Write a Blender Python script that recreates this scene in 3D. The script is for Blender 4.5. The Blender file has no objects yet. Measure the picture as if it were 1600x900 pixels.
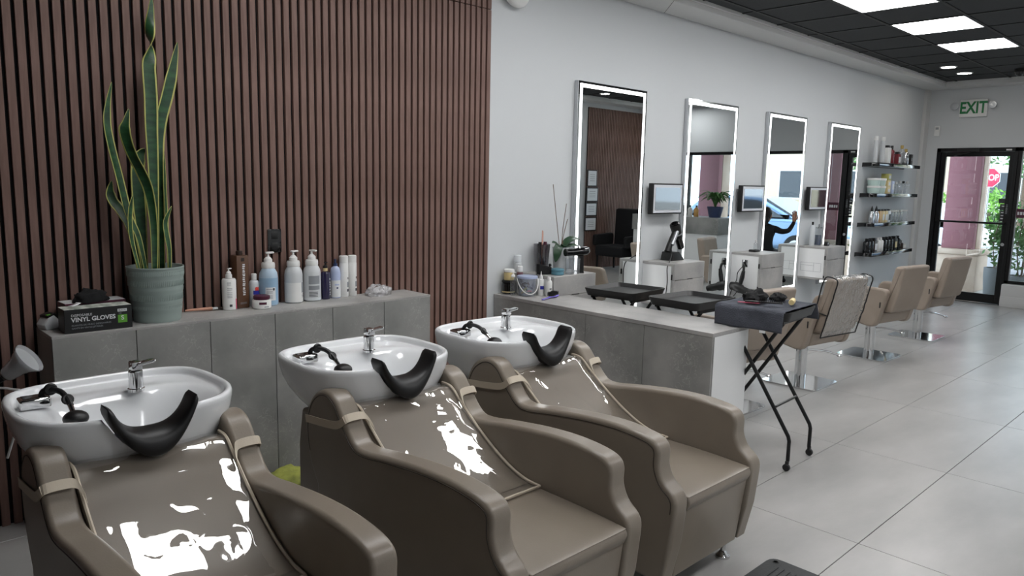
import bpy, bmesh, math, random
from mathutils import Vector, Matrix, noise, Euler
PI = math.pi
R = math.radians
rnd = random.Random(7)
scene = bpy.context.scene
COL = scene.collection

# ------------------------------------------------------------------ camera
CAM = Vector((-3.308, -3.71, 1.522))
yaw, pit, rol = 0.7661, -0.1427, 0.0210
fw = Vector((math.sin(yaw)*math.cos(pit), math.cos(yaw)*math.cos(pit), math.sin(pit)))
rt = fw.cross(Vector((0, 0, 1))).normalized()
up = rt.cross(fw)
rt2 = rt*math.cos(rol) + up*math.sin(rol)
up2 = up*math.cos(rol) - rt*math.sin(rol)
cd = bpy.data.cameras.new('camera')
cd.sensor_width = 36.0
cd.lens = 1157.62*36/1600
cd.clip_start = 0.05
cd.clip_end = 200
cam = bpy.data.objects.new('camera', cd)
COL.objects.link(cam)
cam.matrix_world = Matrix(((rt2.x, up2.x, -fw.x, CAM.x), (rt2.y, up2.y, -fw.y, CAM.y), (rt2.z, up2.z, -fw.z, CAM.z), (0, 0, 0, 1)))
scene.camera = cam

# ------------------------------------------------------------------ world, view
w = bpy.data.worlds.new('world')
scene.world = w
w.use_nodes = True
wn = w.node_tree
wn.nodes['Background'].inputs[0].default_value = (0.72, 0.86, 1.0, 1)
wn.nodes['Background'].inputs[1].default_value = 4.5
PANEL_EMIT = 15.5
DOWN_EMIT = 40.0
LED_EMIT = 3.5
vs = scene.view_settings
vs.view_transform = 'Standard'
vs.look = 'None'
vs.gamma = 1.0
vs.use_curve_mapping = False
vs.exposure = 0.0
sun = bpy.data.lights.new('sun', 'SUN')
sun.energy = 3.0
sun.angle = R(12)
sun.color = (1.0, 0.96, 0.9)
so = bpy.data.objects.new('sun', sun)
COL.objects.link(so)
so.rotation_euler = (R(38), 0, R(-200))

# ------------------------------------------------------------------ materials
def lin(c):
    if isinstance(c, str):
        c = c.lstrip('#')
        c = [int(c[i:i+2], 16)/255 for i in (0, 2, 4)]
        return tuple((x/12.92 if x <= 0.04045 else ((x+0.055)/1.055)**2.4) for x in c) + (1,)
    return tuple(c)[:3] + (1,)

MATS = {}
def mat(name, col, rough=0.5, metal=0.0, col2=None, nscale=6.0, stretch=(1, 1, 1), detail=6, bump=0.0, bscale=None,
        coat=0.0, emit=0.0, contrast=(0.35, 0.65), spec=0.5, trans=0.0, sub=None):
    m = bpy.data.materials.new(name)
    m.use_nodes = True
    nt = m.node_tree
    b = nt.nodes['Principled BSDF']
    b.inputs['Base Color'].default_value = lin(col)
    b.inputs['Roughness'].default_value = rough
    b.inputs['Metallic'].default_value = metal
    b.inputs['Specular IOR Level'].default_value = spec
    b.inputs['Coat Weight'].default_value = coat
    b.inputs['Transmission Weight'].default_value = trans
    if emit:
        b.inputs['Emission Color'].default_value = lin(col)
        b.inputs['Emission Strength'].default_value = emit
    if col2 or bump:
        tc = nt.nodes.new('ShaderNodeTexCoord')
        mp = nt.nodes.new('ShaderNodeMapping')
        mp.inputs['Scale'].default_value = stretch
        nt.links.new(tc.outputs['Object'], mp.inputs[0])
        nz = nt.nodes.new('ShaderNodeTexNoise')
        nz.inputs['Scale'].default_value = nscale
        nz.inputs['Detail'].default_value = detail
        nt.links.new(mp.outputs[0], nz.inputs['Vector'])
    if col2:
        rp = nt.nodes.new('ShaderNodeValToRGB')
        rp.color_ramp.elements[0].position = contrast[0]
        rp.color_ramp.elements[1].position = contrast[1]
        rp.color_ramp.elements[0].color = lin(col)
        rp.color_ramp.elements[1].color = lin(col2)
        nt.links.new(nz.outputs['Fac'], rp.inputs[0])
        nt.links.new(rp.outputs[0], b.inputs['Base Color'])
    if bump:
        bn = nt.nodes.new('ShaderNodeBump')
        bn.inputs['Strength'].default_value = bump
        bn.inputs['Distance'].default_value = 0.01
        if bscale:
            n2 = nt.nodes.new('ShaderNodeTexNoise')
            n2.inputs['Scale'].default_value = bscale
            n2.inputs['Detail'].default_value = 3
            nt.links.new(mp.outputs[0], n2.inputs['Vector'])
            nt.links.new(n2.outputs['Fac'], bn.inputs['Height'])
        else:
            nt.links.new(nz.outputs['Fac'], bn.inputs['Height'])
        nt.links.new(bn.outputs[0], b.inputs['Normal'])
    MATS[name] = m
    return m

def clear(name, tint=(1, 1, 1), refl=1.0, rough=0.02, haze=0.0, hazecol=(0.8, 0.8, 0.8), ior=1.45, bump=0.0, bscale=20):
    """thin clear sheet: transparent body, fresnel gloss, optional milky haze"""
    m = bpy.data.materials.new(name)
    m.use_nodes = True
    nt = m.node_tree
    nt.nodes.clear()
    out = nt.nodes.new('ShaderNodeOutputMaterial')
    tr = nt.nodes.new('ShaderNodeBsdfTransparent')
    tr.inputs[0].default_value = tuple(tint) + (1,)
    gl = nt.nodes.new('ShaderNodeBsdfGlossy')
    gl.inputs['Roughness'].default_value = rough
    fr = nt.nodes.new('ShaderNodeLayerWeight')        # symmetric front and back, so light passes both ways
    fr.inputs['Blend'].default_value = 0.5
    pw_ = nt.nodes.new('ShaderNodeMath')
    pw_.operation = 'POWER'
    pw_.inputs[1].default_value = 4.0
    nt.links.new(fr.outputs['Facing'], pw_.inputs[0])
    ma = nt.nodes.new('ShaderNodeMath')
    ma.operation = 'MULTIPLY_ADD'
    ma.inputs[1].default_value = 0.95
    ma.inputs[2].default_value = ((ior-1)/(ior+1))**2*1.9
    nt.links.new(pw_.outputs[0], ma.inputs[0])
    mul = nt.nodes.new('ShaderNodeMath')
    mul.operation = 'MULTIPLY'
    mul.inputs[1].default_value = refl
    mul.use_clamp = True
    nt.links.new(ma.outputs[0], mul.inputs[0])
    base = tr
    if haze:
        df = nt.nodes.new('ShaderNodeBsdfDiffuse')
        df.inputs[0].default_value = tuple(hazecol) + (1,)
        mh = nt.nodes.new('ShaderNodeMixShader')
        mh.inputs[0].default_value = haze
        nt.links.new(tr.outputs[0], mh.inputs[1])
        nt.links.new(df.outputs[0], mh.inputs[2])
        base = mh
    mx = nt.nodes.new('ShaderNodeMixShader')
    nt.links.new(mul.outputs[0], mx.inputs[0])
    nt.links.new(base.outputs[0], mx.inputs[1])
    nt.links.new(gl.outputs[0], mx.inputs[2])
    nt.links.new(mx.outputs[0], out.inputs[0])
    if bump:
        tc = nt.nodes.new('ShaderNodeTexCoord')
        nz = nt.nodes.new('ShaderNodeTexNoise')
        nz.inputs['Scale'].default_value = bscale
        nz.inputs['Distortion'].default_value = 1.2
        nt.links.new(tc.outputs['Object'], nz.inputs['Vector'])
        bn = nt.nodes.new('ShaderNodeBump')
        bn.inputs['Strength'].default_value = bump
        bn.inputs['Distance'].default_value = 0.02
        nt.links.new(nz.outputs['Fac'], bn.inputs['Height'])
        nt.links.new(bn.outputs[0], gl.inputs['Normal'])
        nt.links.new(bn.outputs[0], fr.inputs['Normal'])
    MATS[name] = m
    return m

def emis(name, col, strength):
    m = bpy.data.materials.new(name)
    m.use_nodes = True
    nt = m.node_tree
    nt.nodes.clear()
    o = nt.nodes.new('ShaderNodeOutputMaterial')
    e = nt.nodes.new('ShaderNodeEmission')
    e.inputs[0].default_value = lin(col)
    e.inputs[1].default_value = strength
    nt.links.new(e.outputs[0], o.inputs[0])
    MATS[name] = m
    return m

def concrete(name, a, b_, vein):
    m = mat(name, a, 0.42, col2=b_, nscale=3.4, detail=12, contrast=(0.34, 0.66), bump=0.05, bscale=30)
    nt = m.node_tree
    bs = nt.nodes['Principled BSDF']
    old = bs.inputs['Base Color'].links[0].from_socket
    tc = nt.nodes.new('ShaderNodeTexCoord')
    n = nt.nodes.new('ShaderNodeTexNoise')
    n.inputs['Scale'].default_value = 26.0
    n.inputs['Detail'].default_value = 8
    n.inputs['Distortion'].default_value = 0.5
    nt.links.new(tc.outputs['Object'], n.inputs['Vector'])
    r = nt.nodes.new('ShaderNodeValToRGB')
    el = r.color_ramp.elements
    el[0].position = 0.482
    el[0].color = (0, 0, 0, 1)
    el[1].position = 0.518
    el[1].color = (0, 0, 0, 1)
    e = el.new(0.5)
    e.color = (1, 1, 1, 1)
    nt.links.new(n.outputs['Fac'], r.inputs[0])
    k = nt.nodes.new('ShaderNodeMath')
    k.operation = 'MULTIPLY'
    n3 = nt.nodes.new('ShaderNodeTexNoise')
    n3.inputs['Scale'].default_value = 3.1
    n3.inputs['Detail'].default_value = 4
    nt.links.new(tc.outputs['Object'], n3.inputs['Vector'])
    r3 = nt.nodes.new('ShaderNodeValToRGB')
    r3.color_ramp.elements[0].position = 0.46
    r3.color_ramp.elements[1].position = 0.66
    nt.links.new(n3.outputs['Fac'], r3.inputs[0])
    nt.links.new(r3.outputs[0], k.inputs[1])
    nt.links.new(r.outputs[0], k.inputs[0])
    mx = nt.nodes.new('ShaderNodeMix')
    mx.data_type = 'RGBA'
    nt.links.new(k.outputs[0], mx.inputs[0])
    nt.links.new(old, mx.inputs[6])
    mx.inputs[7].default_value = lin(vein)
    nt.links.new(mx.outputs[2], bs.inputs['Base Color'])
    return m

mat('paint', '#cccfd1', 0.75, bump=0.02, bscale=60)
mat('dark_wall', '#2f2723', 0.7)
mat('paint_trim', '#cfcfce', 0.6)
mat('slat_wood', '#7f635a', 0.6, col2='#6c5249', nscale=9, stretch=(6, 6, 0.5), bump=0.08, bscale=40)
mat('felt', '#0b0c10', 0.95)
concrete('concrete', '#7f807e', '#a3a29f', '#b9b8b4')
concrete('concrete_light', '#929190', '#b5b3b0', '#c4c2be')
mat('floor_tile', '#9a9997', 0.30, col2='#b2b0ae', nscale=2.2, stretch=(0.7, 1.8, 1), detail=10, contrast=(0.3, 0.72), bump=0.03, bscale=45)
mat('grout', '#413f3e', 0.8)
mat('ceiling_black', '#2a2c2e', 0.85, col2='#313436', nscale=60)
mat('grid_black', '#17191a', 0.6)
mat('white_lam', '#ebecec', 0.28)
mat('black_metal', '#0d0d0e', 0.35, metal=0.3)
mat('black_plastic', '#0b0b0c', 0.42)
mat('black_gloss', '#08080a', 0.12, coat=0.5)
mat('rubber', '#0e0e10', 0.45)
mat('rubber_mat', '#26292a', 0.55, bump=0.1, bscale=80)
mat('leather', '#877d71', 0.34, bump=0.05, bscale=220, col2='#80766b', nscale=4)
mat('leather_dark', '#3a342e', 0.55)
mat('leather_chair', '#978a7e', 0.48, bump=0.05, bscale=200, col2='#8e8175', nscale=4)
mat('strap', '#c2b6a4', 0.6, bump=0.05, bscale=150)
mat('ceramic', '#e6e8ea', 0.12, coat=0.4)
mat('chrome', '#d9dadb', 0.08, metal=1.0)
mat('steel', '#c6c8ca', 0.18, metal=1.0)
mat('mirror', '#e4e8e8', 0.0, metal=1.0)
mat('silver_frame', '#c4c7ca', 0.35, metal=0.7)
mat('white_plastic', '#e4e4e2', 0.35)
mat('offwhite_plastic', '#d6d6d0', 0.4)
mat('white_label', '#d9dbdd', 0.6)
mat('ink', '#3b3d42', 0.6)
mat('ink_light', '#8d9196', 0.6)
mat('pot_green', '#92a09b', 0.5)
mat('soil', '#2b211a', 0.95, bump=0.5, bscale=60)
mat('leaf_green', '#183521', 0.38, col2='#2c5431', nscale=14, stretch=(1, 1, 3))
mat('leaf_yellow', '#aeab60', 0.42)
mat('leaf_orchid', '#24452a', 0.35, col2='#1c3a24', nscale=8)
mat('leaf_tree', '#5b8a45', 0.6, col2='#416c36', nscale=1.5)
mat('leaf_bush', '#86b84a', 0.6, col2='#5d8f37', nscale=4)
mat('leaf_fern', '#35582f', 0.6, col2='#4c7a3c', nscale=9)
mat('bark', '#6a5a4c', 0.9)
mat('blue_soap', '#b3c8da', 0.30)
mat('blue_soap2', '#94b3cd', 0.30)
mat('milky', '#d5d9dd', 0.30)
mat('greyclear', '#c9ccce', 0.28)
mat('purple_dark', '#1e1a3c', 0.2, coat=0.4)
mat('lilac', '#aab6d4', 0.35)
mat('navy', '#2f3c5e', 0.4)
mat('brown_tin', '#5b3f2d', 0.35)
mat('dark_brown', '#2d1f18', 0.4)
mat('maroon', '#4a1a30', 0.35)
mat('red', '#d02b45', 0.5)
mat('heart_red', '#e2473c', 0.5)
mat('blue_ink', '#2a2f9a', 0.5)
mat('pink_label', '#cf5f78', 0.5)
mat('green_label', '#5fa136', 0.5)
mat('carton_black', '#141516', 0.45)
mat('carton_top', '#cfd2cb', 0.6, col2='#8c948a', nscale=22, contrast=(0.45, 0.6))
mat('cloth_black', '#0e0e10', 0.9, bump=0.3, bscale=70)
mat('cream', '#d9c48f', 0.4)
mat('gold', '#c3a866', 0.3, metal=0.6)
mat('mauve', '#6c4a4f', 0.35)
mat('purple', '#7d6fd0', 0.4)
mat('pale_green', '#b9cfc9', 0.5)
mat('amber', '#c79a5c', 0.3)
mat('dark_glass', '#17191c', 0.15)
mat('redglass', '#7a3138', 0.25)
mat('teal', '#5b8a9b', 0.4)
mat('wood_pink', '#c58f78', 0.5)
mat('towel', '#4d5059', 0.95, bump=0.5, bscale=160, col2='#444750', nscale=20)
mat('exit_green', '#1f7a45', 0.5)
mat('stop_red', '#d6224c', 0.5)
mat('stucco', '#8d6067', 0.85, bump=0.15, bscale=40)
mat('stucco_light', '#cda9b6', 0.85)
mat('stone', '#b9a493', 0.8, col2='#c9b7a6', nscale=5, bump=0.1, bscale=30)
mat('sidewalk', '#b8b6b2', 0.85, col2='#a8a6a2', nscale=2)
mat('asphalt', '#6d6e72', 0.9)
mat('facade_white', '#e4e2dc', 0.8)
mat('facade_cream', '#d8c9b0', 0.8)
mat('car_blue', '#7f9fc4', 0.2, metal=0.4, coat=0.6)
mat('car_white', '#d8dadd', 0.2, coat=0.6)
mat('car_red', '#b33a3f', 0.2, coat=0.6)
mat('car_glass', '#28323c', 0.05, coat=0.5)
mat('tyre', '#1a1a1b', 0.8)
mat('planter', '#6b7175', 0.6)
mat('screen', '#070809', 0.04, spec=0.9, coat=1.0)
mat('mat_board', '#d3d6dc', 0.5)
mat('paper', '#dfe1e4', 0.7)
mat('skin', '#a9785f', 0.5)
mat('hair', '#1b1411', 0.5)
mat('fabric_black', '#111114', 0.85)
mat('yellow_green', '#a9ad52', 0.8, col2='#7d8440', nscale=18)
mat('grey_lens', '#9da0a2', 0.3)
mat('barbicide', '#123a63', 0.1)
emis('panel_light', '#ffffff', PANEL_EMIT)
emis('down_light', '#fff8ee', DOWN_EMIT)
emis('led', '#ffffff', LED_EMIT)
clear('clear_sheet', (0.985, 0.98, 0.97), 1.7, 0.02, haze=0.03, hazecol=(0.75, 0.73, 0.7), ior=1.5, bump=0.05, bscale=7)
clear('clear_sheet_fine', (0.97, 0.97, 0.97), 1.6, 0.08, haze=0.06, hazecol=(0.85, 0.85, 0.85), ior=1.5, bump=0.5, bscale=30)
clear('window_glass', (0.95, 0.97, 0.97), 1.0, 0.0, ior=1.45)
clear('clear_plastic', (0.90, 0.92, 0.96), 1.6, 0.05, haze=0.10, hazecol=(0.8, 0.84, 0.92))
clear('smoke_plastic', (0.62, 0.60, 0.62), 1.6, 0.05, haze=0.06, hazecol=(0.3, 0.3, 0.32))
clear('glass_jar', (0.93, 0.94, 0.95), 0.9, 0.05, haze=0.06, hazecol=(0.85, 0.88, 0.9))
clear('bag_plastic', (0.9, 0.9, 0.92), 2.0, 0.1, haze=0.35, hazecol=(0.8, 0.8, 0.82), bump=0.6, bscale=50)
clear('lens_plastic', (0.85, 0.86, 0.88), 1.2, 0.12, haze=0.45, hazecol=(0.75, 0.76, 0.78))

# ------------------------------------------------------------------ mesh helpers
class MB:
    def __init__(s):
        s.v = []
        s.f = []
        s.mi = []
    def add(s, vs, fs, mi=0):
        o = len(s.v)
        s.v += [tuple(p) for p in vs]
        s.f += [tuple(i+o for i in f) for f in fs]
        s.mi += [mi]*len(fs)
        return s
    def box(s, c, d, mi=0, rot=None):
        hx, hy, hz = d[0]/2, d[1]/2, d[2]/2
        vs = [Vector((x, y, z)) for x in (-hx, hx) for y in (-hy, hy) for z in (-hz, hz)]
        if rot is not None:
            vs = [rot @ p for p in vs]
        vs = [p+Vector(c) for p in vs]
        return s.add(vs, [(0, 1, 3, 2), (4, 6, 7, 5), (0, 4, 5, 1), (2, 3, 7, 6), (0, 2, 6, 4), (1, 5, 7, 3)], mi)
    def bb(s, x0, x1, y0, y1, z0, z1, mi=0):
        return s.box(((x0+x1)/2, (y0+y1)/2, (z0+z1)/2), (abs(x1-x0), abs(y1-y0), abs(z1-z0)), mi)
    def lathe(s, prof, c=(0, 0, 0), seg=24, mi=0, M=None, sx=1.0, sy=1.0):
        vs, fs = [], []
        n = len(prof)
        for k in range(seg):
            a = 2*PI*k/seg
            for r, z in prof:
                p = Vector((r*math.cos(a)*sx, r*math.sin(a)*sy, z))
                if M is not None:
                    p = M @ p
                vs.append(p+Vector(c))
        for k in range(seg):
            k2 = (k+1) % seg
            for i in range(n-1):
                fs.append((k*n+i, k2*n+i, k2*n+i+1, k*n+i+1))
        if prof[0][0] > 1e-6:
            fs.append(tuple(k*n for k in reversed(range(seg))))
        if prof[-1][0] > 1e-6:
            fs.append(tuple(k*n+n-1 for k in range(seg)))
        return s.add(vs, fs, mi)
    def tube(s, pts, r, seg=8, mi=0, closed=False, flat=1.0):
        pts = [Vector(p) for p in pts]
        n = len(pts)
        rs = r if isinstance(r, (list, tuple)) else [r]*n
        vs, fs = [], []
        nrm = None
        for i, p in enumerate(pts):
            if closed:
                t = pts[(i+1) % n]-pts[i-1]
            else:
                t = pts[min(i+1, n-1)]-pts[max(i-1, 0)]
            t = t.normalized() if t.length > 1e-9 else Vector((0, 0, 1))
            if nrm is None:
                a = Vector((0, 0, 1)) if abs(t.z) < 0.9 else Vector((1, 0, 0))
                nrm = (a-t*a.dot(t)).normalized()
            else:
                nrm = (nrm-t*nrm.dot(t))
                nrm = nrm.normalized() if nrm.length > 1e-6 else t.orthogonal().normalized()
            bi = t.cross(nrm)
            for k in range(seg):
                a = 2*PI*k/seg
                vs.append(p+(nrm*math.cos(a)*flat+bi*math.sin(a))*rs[i])
        m = n if closed else n-1
        for i in range(m):
            j = (i+1) % n
            for k in range(seg):
                k2 = (k+1) % seg
                fs.append((i*seg+k, i*seg+k2, j*seg+k2, j*seg+k))
        if not closed:
            fs.append(tuple(reversed(range(seg))))
            fs.append(tuple((n-1)*seg+k for k in range(seg)))
        return s.add(vs, fs, mi)
    def cyl(s, a, b, r, seg=16, r2=None, mi=0):
        return s.tube([a, b], [r, r if r2 is None else r2], seg, mi)
    def ball(s, c, r, seg=16, ring=10, mi=0, sc=(1, 1, 1)):
        prof = [(math.sin(PI*i/ring), -math.cos(PI*i/ring)) for i in range(ring+1)]
        prof[0] = (0, -1)
        prof[-1] = (0, 1)
        vs, fs = [], []
        for k in range(seg):
            a = 2*PI*k/seg
            for x, z in prof:
                vs.append(Vector((x*math.cos(a)*r*sc[0], x*math.sin(a)*r*sc[1], z*r*sc[2]))+Vector(c))
        n = ring+1
        for k in range(seg):
            k2 = (k+1) % seg
            for i in range(ring):
                fs.append((k*n+i, k2*n+i, k2*n+i+1, k*n+i+1))
        return s.add(vs, fs, mi)
    def prism(s, poly, h0, h1, ax='x', mi=0):
        n = len(poly)
        def q(a, b, h):
            return (h, a, b) if ax == 'x' else ((a, h, b) if ax == 'y' else (a, b, h))
        vs = [q(a, b, h0) for a, b in poly]+[q(a, b, h1) for a, b in poly]
        fs = [tuple(reversed(range(n))), tuple(range(n, 2*n))]+[(i, (i+1) % n, n+(i+1) % n, n+i) for i in range(n)]
        return s.add(vs, fs, mi)
    def rprism(s, poly, h0, h1, r, ax='x', seg=4, mi=0):
        """extrude with rounded rims"""
        n = len(poly)
        ar = sum(poly[i][0]*poly[(i+1) % n][1]-poly[(i+1) % n][0]*poly[i][1] for i in range(n))
        if ar < 0:
            poly = poly[::-1]
        nr = []
        for i in range(n):
            a, b, c = poly[i-1], poly[i], poly[(i+1) % n]
            d1 = Vector((b[0]-a[0], b[1]-a[1])).normalized()
            d2 = Vector((c[0]-b[0], c[1]-b[1])).normalized()
            n1 = Vector((-d1.y, d1.x))
            n2 = Vector((-d2.y, d2.x))
            m = n1+n2
            m = m.normalized() if m.length > 1e-6 else n1
            k = max(0.5, m.dot(n1))
            nr.append(m/k)
        if h0 > h1:
            h0, h1 = h1, h0
        rings = []
        for j in range(seg+1):
            a = PI/2*j/seg
            rings.append((h0+r*(1-math.sin(a)), r*(1-math.cos(a))))
        for j in range(seg, -1, -1):
            a = PI/2*j/seg
            rings.append((h1-r*(1-math.sin(a)), r*(1-math.cos(a))))
        rings = [(h, r-o if False else o) for h, o in rings]
        # at a=0 inset is 0 at depth r ; flip so that the cap ring is inset
        rings = [(h0+r*(1-math.cos(PI/2*j/seg)), r*(1-math.sin(PI/2*j/seg))) for j in range(seg+1)] + \
                [(h1-r*(1-math.cos(PI/2*j/seg)), r*(1-math.sin(PI/2*j/seg))) for j in range(seg, -1, -1)]
        def q(a, b, h):
            return (h, a, b) if ax == 'x' else ((a, h, b) if ax == 'y' else (a, b, h))
        vs, fs = [], []
        for h, o in rings:
            for i in range(n):
                vs.append(q(poly[i][0]+nr[i].x*o, poly[i][1]+nr[i].y*o, h))
        m = len(rings)
        for j in range(m-1):
            for i in range(n):
                i2 = (i+1) % n
                fs.append((j*n+i, j*n+i2, (j+1)*n+i2, (j+1)*n+i))
        fs.append(tuple(reversed(range(n))))
        fs.append(tuple((m-1)*n+i for i in range(n)))
        return s.add(vs, fs, mi)
    def grid(s, fn, nu, nv, mi=0, thick=0.0):
        vs = [fn(u/nu, v/nv) for u in range(nu+1) for v in range(nv+1)]
        fs = [(u*(nv+1)+v, (u+1)*(nv+1)+v, (u+1)*(nv+1)+v+1, u*(nv+1)+v+1) for u in range(nu) for v in range(nv)]
        return s.add(vs, fs, mi)
    def mesh(s, name, mats, smooth=35, bevel=0.0, bseg=2, weld=False):
        me = bpy.data.meshes.new(name)
        me.from_pydata(s.v, [], s.f)
        if not isinstance(mats, (list, tuple)):
            mats = [mats]
        for m in mats:
            me.materials.append(MATS[m] if isinstance(m, str) else m)
        if len(mats) > 1:
            me.polygons.foreach_set('material_index', s.mi)
        bm = bmesh.new()
        bm.from_mesh(me)
        if weld:
            bmesh.ops.remove_doubles(bm, verts=bm.verts, dist=1e-5)
        bmesh.ops.recalc_face_normals(bm, faces=bm.faces)
        if bevel:
            es = [e for e in bm.edges if len(e.link_faces) == 2 and e.calc_face_angle(0) > R(30)]
            bmesh.ops.bevel(bm, geom=es, offset=bevel, segments=bseg, profile=0.5, affect='EDGES', clamp_overlap=True)
        bm.to_mesh(me)
        bm.free()
        if smooth and any(len(p.vertices) > 8 for p in me.polygons):
            s.wn = True
        if smooth:
            me.shade_smooth()
            me.set_sharp_from_angle(angle=R(smooth))
        return me
    def build(s, name, mats, parent=None, loc=None, rot=None, **kw):
        o = bpy.data.objects.new(name, s.mesh(name, mats, **kw))
        COL.objects.link(o)
        if getattr(s, 'wn', False):
            m = o.modifiers.new('weighted', 'WEIGHTED_NORMAL')
            m.keep_sharp = True
        if parent is not None:
            o.parent = parent
        if loc is not None:
            o.location = loc
        if rot is not None:
            o.rotation_euler = rot
        return o

def link(o, parent=None, loc=None, rot=None):
    COL.objects.link(o)
    if parent is not None:
        o.parent = parent
    if loc is not None:
        o.location = loc
    if rot is not None:
        o.rotation_euler = rot
    return o

def tag(o, label=None, cat=None, group=None, kind=None):
    if label:
        o['label'] = label
    if cat:
        o['category'] = cat
    if group:
        o['group'] = group
    if kind:
        o['kind'] = kind
    return o

def thing(name, label, cat, loc=(0, 0, 0), rotz=0.0, group=None, kind=None):
    o = bpy.data.objects.new(name, None)
    o.empty_display_size = 0.05
    COL.objects.link(o)
    o.location = loc
    o.rotation_euler = (0, 0, rotz)
    return tag(o, label, cat, group, kind)

def dup(root, loc, rotz=None, label=None, group=None, parent=None):
    c = root.copy()
    COL.objects.link(c)
    c.parent = parent
    if loc is not None:
        c.location = loc
    if rotz is not None:
        c.rotation_euler = (0, 0, rotz)
    if label:
        c['label'] = label
    if group:
        c['group'] = group
    for ch in list(root.children):
        d = dup(ch, None, None, parent=c)
        d.matrix_parent_inverse = ch.matrix_parent_inverse
    return c

def cr(pts, n=6, closed=False):
    """catmull-rom through points of any dimension"""
    P = [Vector(p) for p in pts]
    m = len(P)
    out = []
    rng = range(m) if closed else range(m-1)
    for i in rng:
        if closed:
            a, b, c, d = P[i-1], P[i], P[(i+1) % m], P[(i+2) % m]
        else:
            a, b, c, d = P[max(i-1, 0)], P[i], P[i+1], P[min(i+2, m-1)]
        for k in range(n):
            t = k/n
            out.append(0.5*((2*b)+(c-a)*t+(2*a-5*b+4*c-d)*t*t+(3*b-a-3*c+d)*t**3))
    if not closed:
        out.append(P[-1].copy())
    return out

def rpoly(pts, r, n=4):
    """polygon with every corner rounded by an arc"""
    out = []
    m = len(pts)
    for i in range(m):
        a, b, c = Vector(pts[i-1]), Vector(pts[i]), Vector(pts[(i+1) % m])
        rr = r[i] if isinstance(r, (list, tuple)) else r
        d1 = min(rr, (a-b).length*0.45)
        d2 = min(rr, (c-b).length*0.45)
        p, q = b+(a-b).normalized()*d1, b+(c-b).normalized()*d2
        for k in range(n+1):
            t = k/n
            out.append(tuple(p*(1-t)**2+b*2*t*(1-t)+q*t*t))
    return out

def text(body, size, m, parent, loc, rot=(PI/2, 0, 0), align='CENTER', bold=0.0, name='lettering', sx=1.0, depth=0.0004):
    cu = bpy.data.curves.new('t', 'FONT')
    cu.body = body
    cu.size = size
    cu.align_x = align
    cu.align_y = 'CENTER'
    cu.extrude = depth
    cu.offset = bold
    cu.resolution_u = 3
    to = bpy.data.objects.new('t', cu)
    COL.objects.link(to)
    dg = bpy.context.evaluated_depsgraph_get()
    me = bpy.data.meshes.new_from_object(to.evaluated_get(dg))
    bpy.data.objects.remove(to)
    bpy.data.curves.remove(cu)
    me.materials.clear()
    me.materials.append(MATS[m])
    o = bpy.data.objects.new(name, me)
    link(o, parent, loc, rot)
    o.scale = (sx, 1, 1)
    return o

FACE_Y = (PI/2, 0, 0)            # readable when looking towards +Y
FACE_X = (PI/2, 0, -PI/2)        # readable when looking towards +X

def struct(o, label=None):
    o['kind'] = 'structure'
    if label:
        o['label'] = label
    return o

# ================================================================== the room
XL, XR, YN, ZC = -4.6, 8.316, -5.0, 2.97          # left end, street front, near wall, ceiling

def st(o, label, cat):
    tag(o, label, cat, kind='structure')
    return o

# floor: grout bed with one object per tile
fl = st(MB().bb(XL, XR+0.02, YN, 0.02, -0.06, -0.004).build('floor', 'grout', smooth=0), 'grey stone-look tile floor of the salon', 'floor')
tile_me = {}
x = 1.09-1.2*5
while x < XR:
    y = -1.985+0.6*4
    while y > YN:
        x0, x1 = max(x, XL), min(x+1.2, XR)
        y1, y0 = min(y, 0.0), max(y-0.6, YN)
        if x1-x0 > 0.05 and y1-y0 > 0.05:
            key = (round(x1-x0, 3), round(y1-y0, 3))
            if key not in tile_me:
                b = MB().bb(0.0018, key[0]-0.0018, 0.0018, key[1]-0.0018, -0.008, 0)
                tile_me[key] = b.mesh('tile', 'floor_tile', bevel=0.001, bseg=1, smooth=30)
            t = bpy.data.objects.new('tile', tile_me[key])
            link(t, fl, (x0, y0, 0))
        y -= 0.6
    x += 1.2

# back wall with slatted panelling on its left part
wb = st(MB().bb(XL, XR+0.2, 0.0, 0.15, 0, 3.05).build('wall_back', 'paint', smooth=0), 'long white wall with brown slatted panelling on its left part', 'wall')
MB().bb(XL, 0.0, -0.012, -0.0005, 0.0, 2.9).build('felt_backing', 'felt', wb, smooth=0)
pitch = 0.0452
sl_me = MB().bb(0, 0.031, -0.031, -0.0122, 0.0, 2.605).mesh('slat', 'slat_wood', bevel=0.0015, bseg=1)
sl2_me = MB().bb(0, 0.031, -0.031, -0.0122, 2.609, 2.898).mesh('slat', 'slat_wood', bevel=0.0015, bseg=1)
n_sl = int((0.0-XL)/pitch)
for k in range(n_sl):
    xx = -0.0315-pitch*k
    link(bpy.data.objects.new('slat', sl_me), wb, (xx, 0, 0))
    link(bpy.data.objects.new('slat', sl2_me), wb, (xx, 0, 0))

# near wall (seen in the mirrors only): white, slatted towards the street
wn_ = st(MB().bb(XL, XR+0.2, YN-0.15, YN, 0, 3.05).build('wall_near', 'paint', smooth=0), 'white side wall with dark slats near the storefront', 'wall')
MB().bb(6.74, XR-0.02, YN+0.0005, YN+0.012, 0.0, 2.83).build('felt_backing', 'felt', wn_, smooth=0)
sn_me = MB().bb(0, 0.031, 0.0122, 0.031, 0.0, 2.83).mesh('slat', 'slat_wood', bevel=0.0015, bseg=1)
for k in range(int((XR-0.02-6.74)/pitch)):
    link(bpy.data.objects.new('slat', sn_me), wn_, (6.742+pitch*k, YN, 0))

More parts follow.
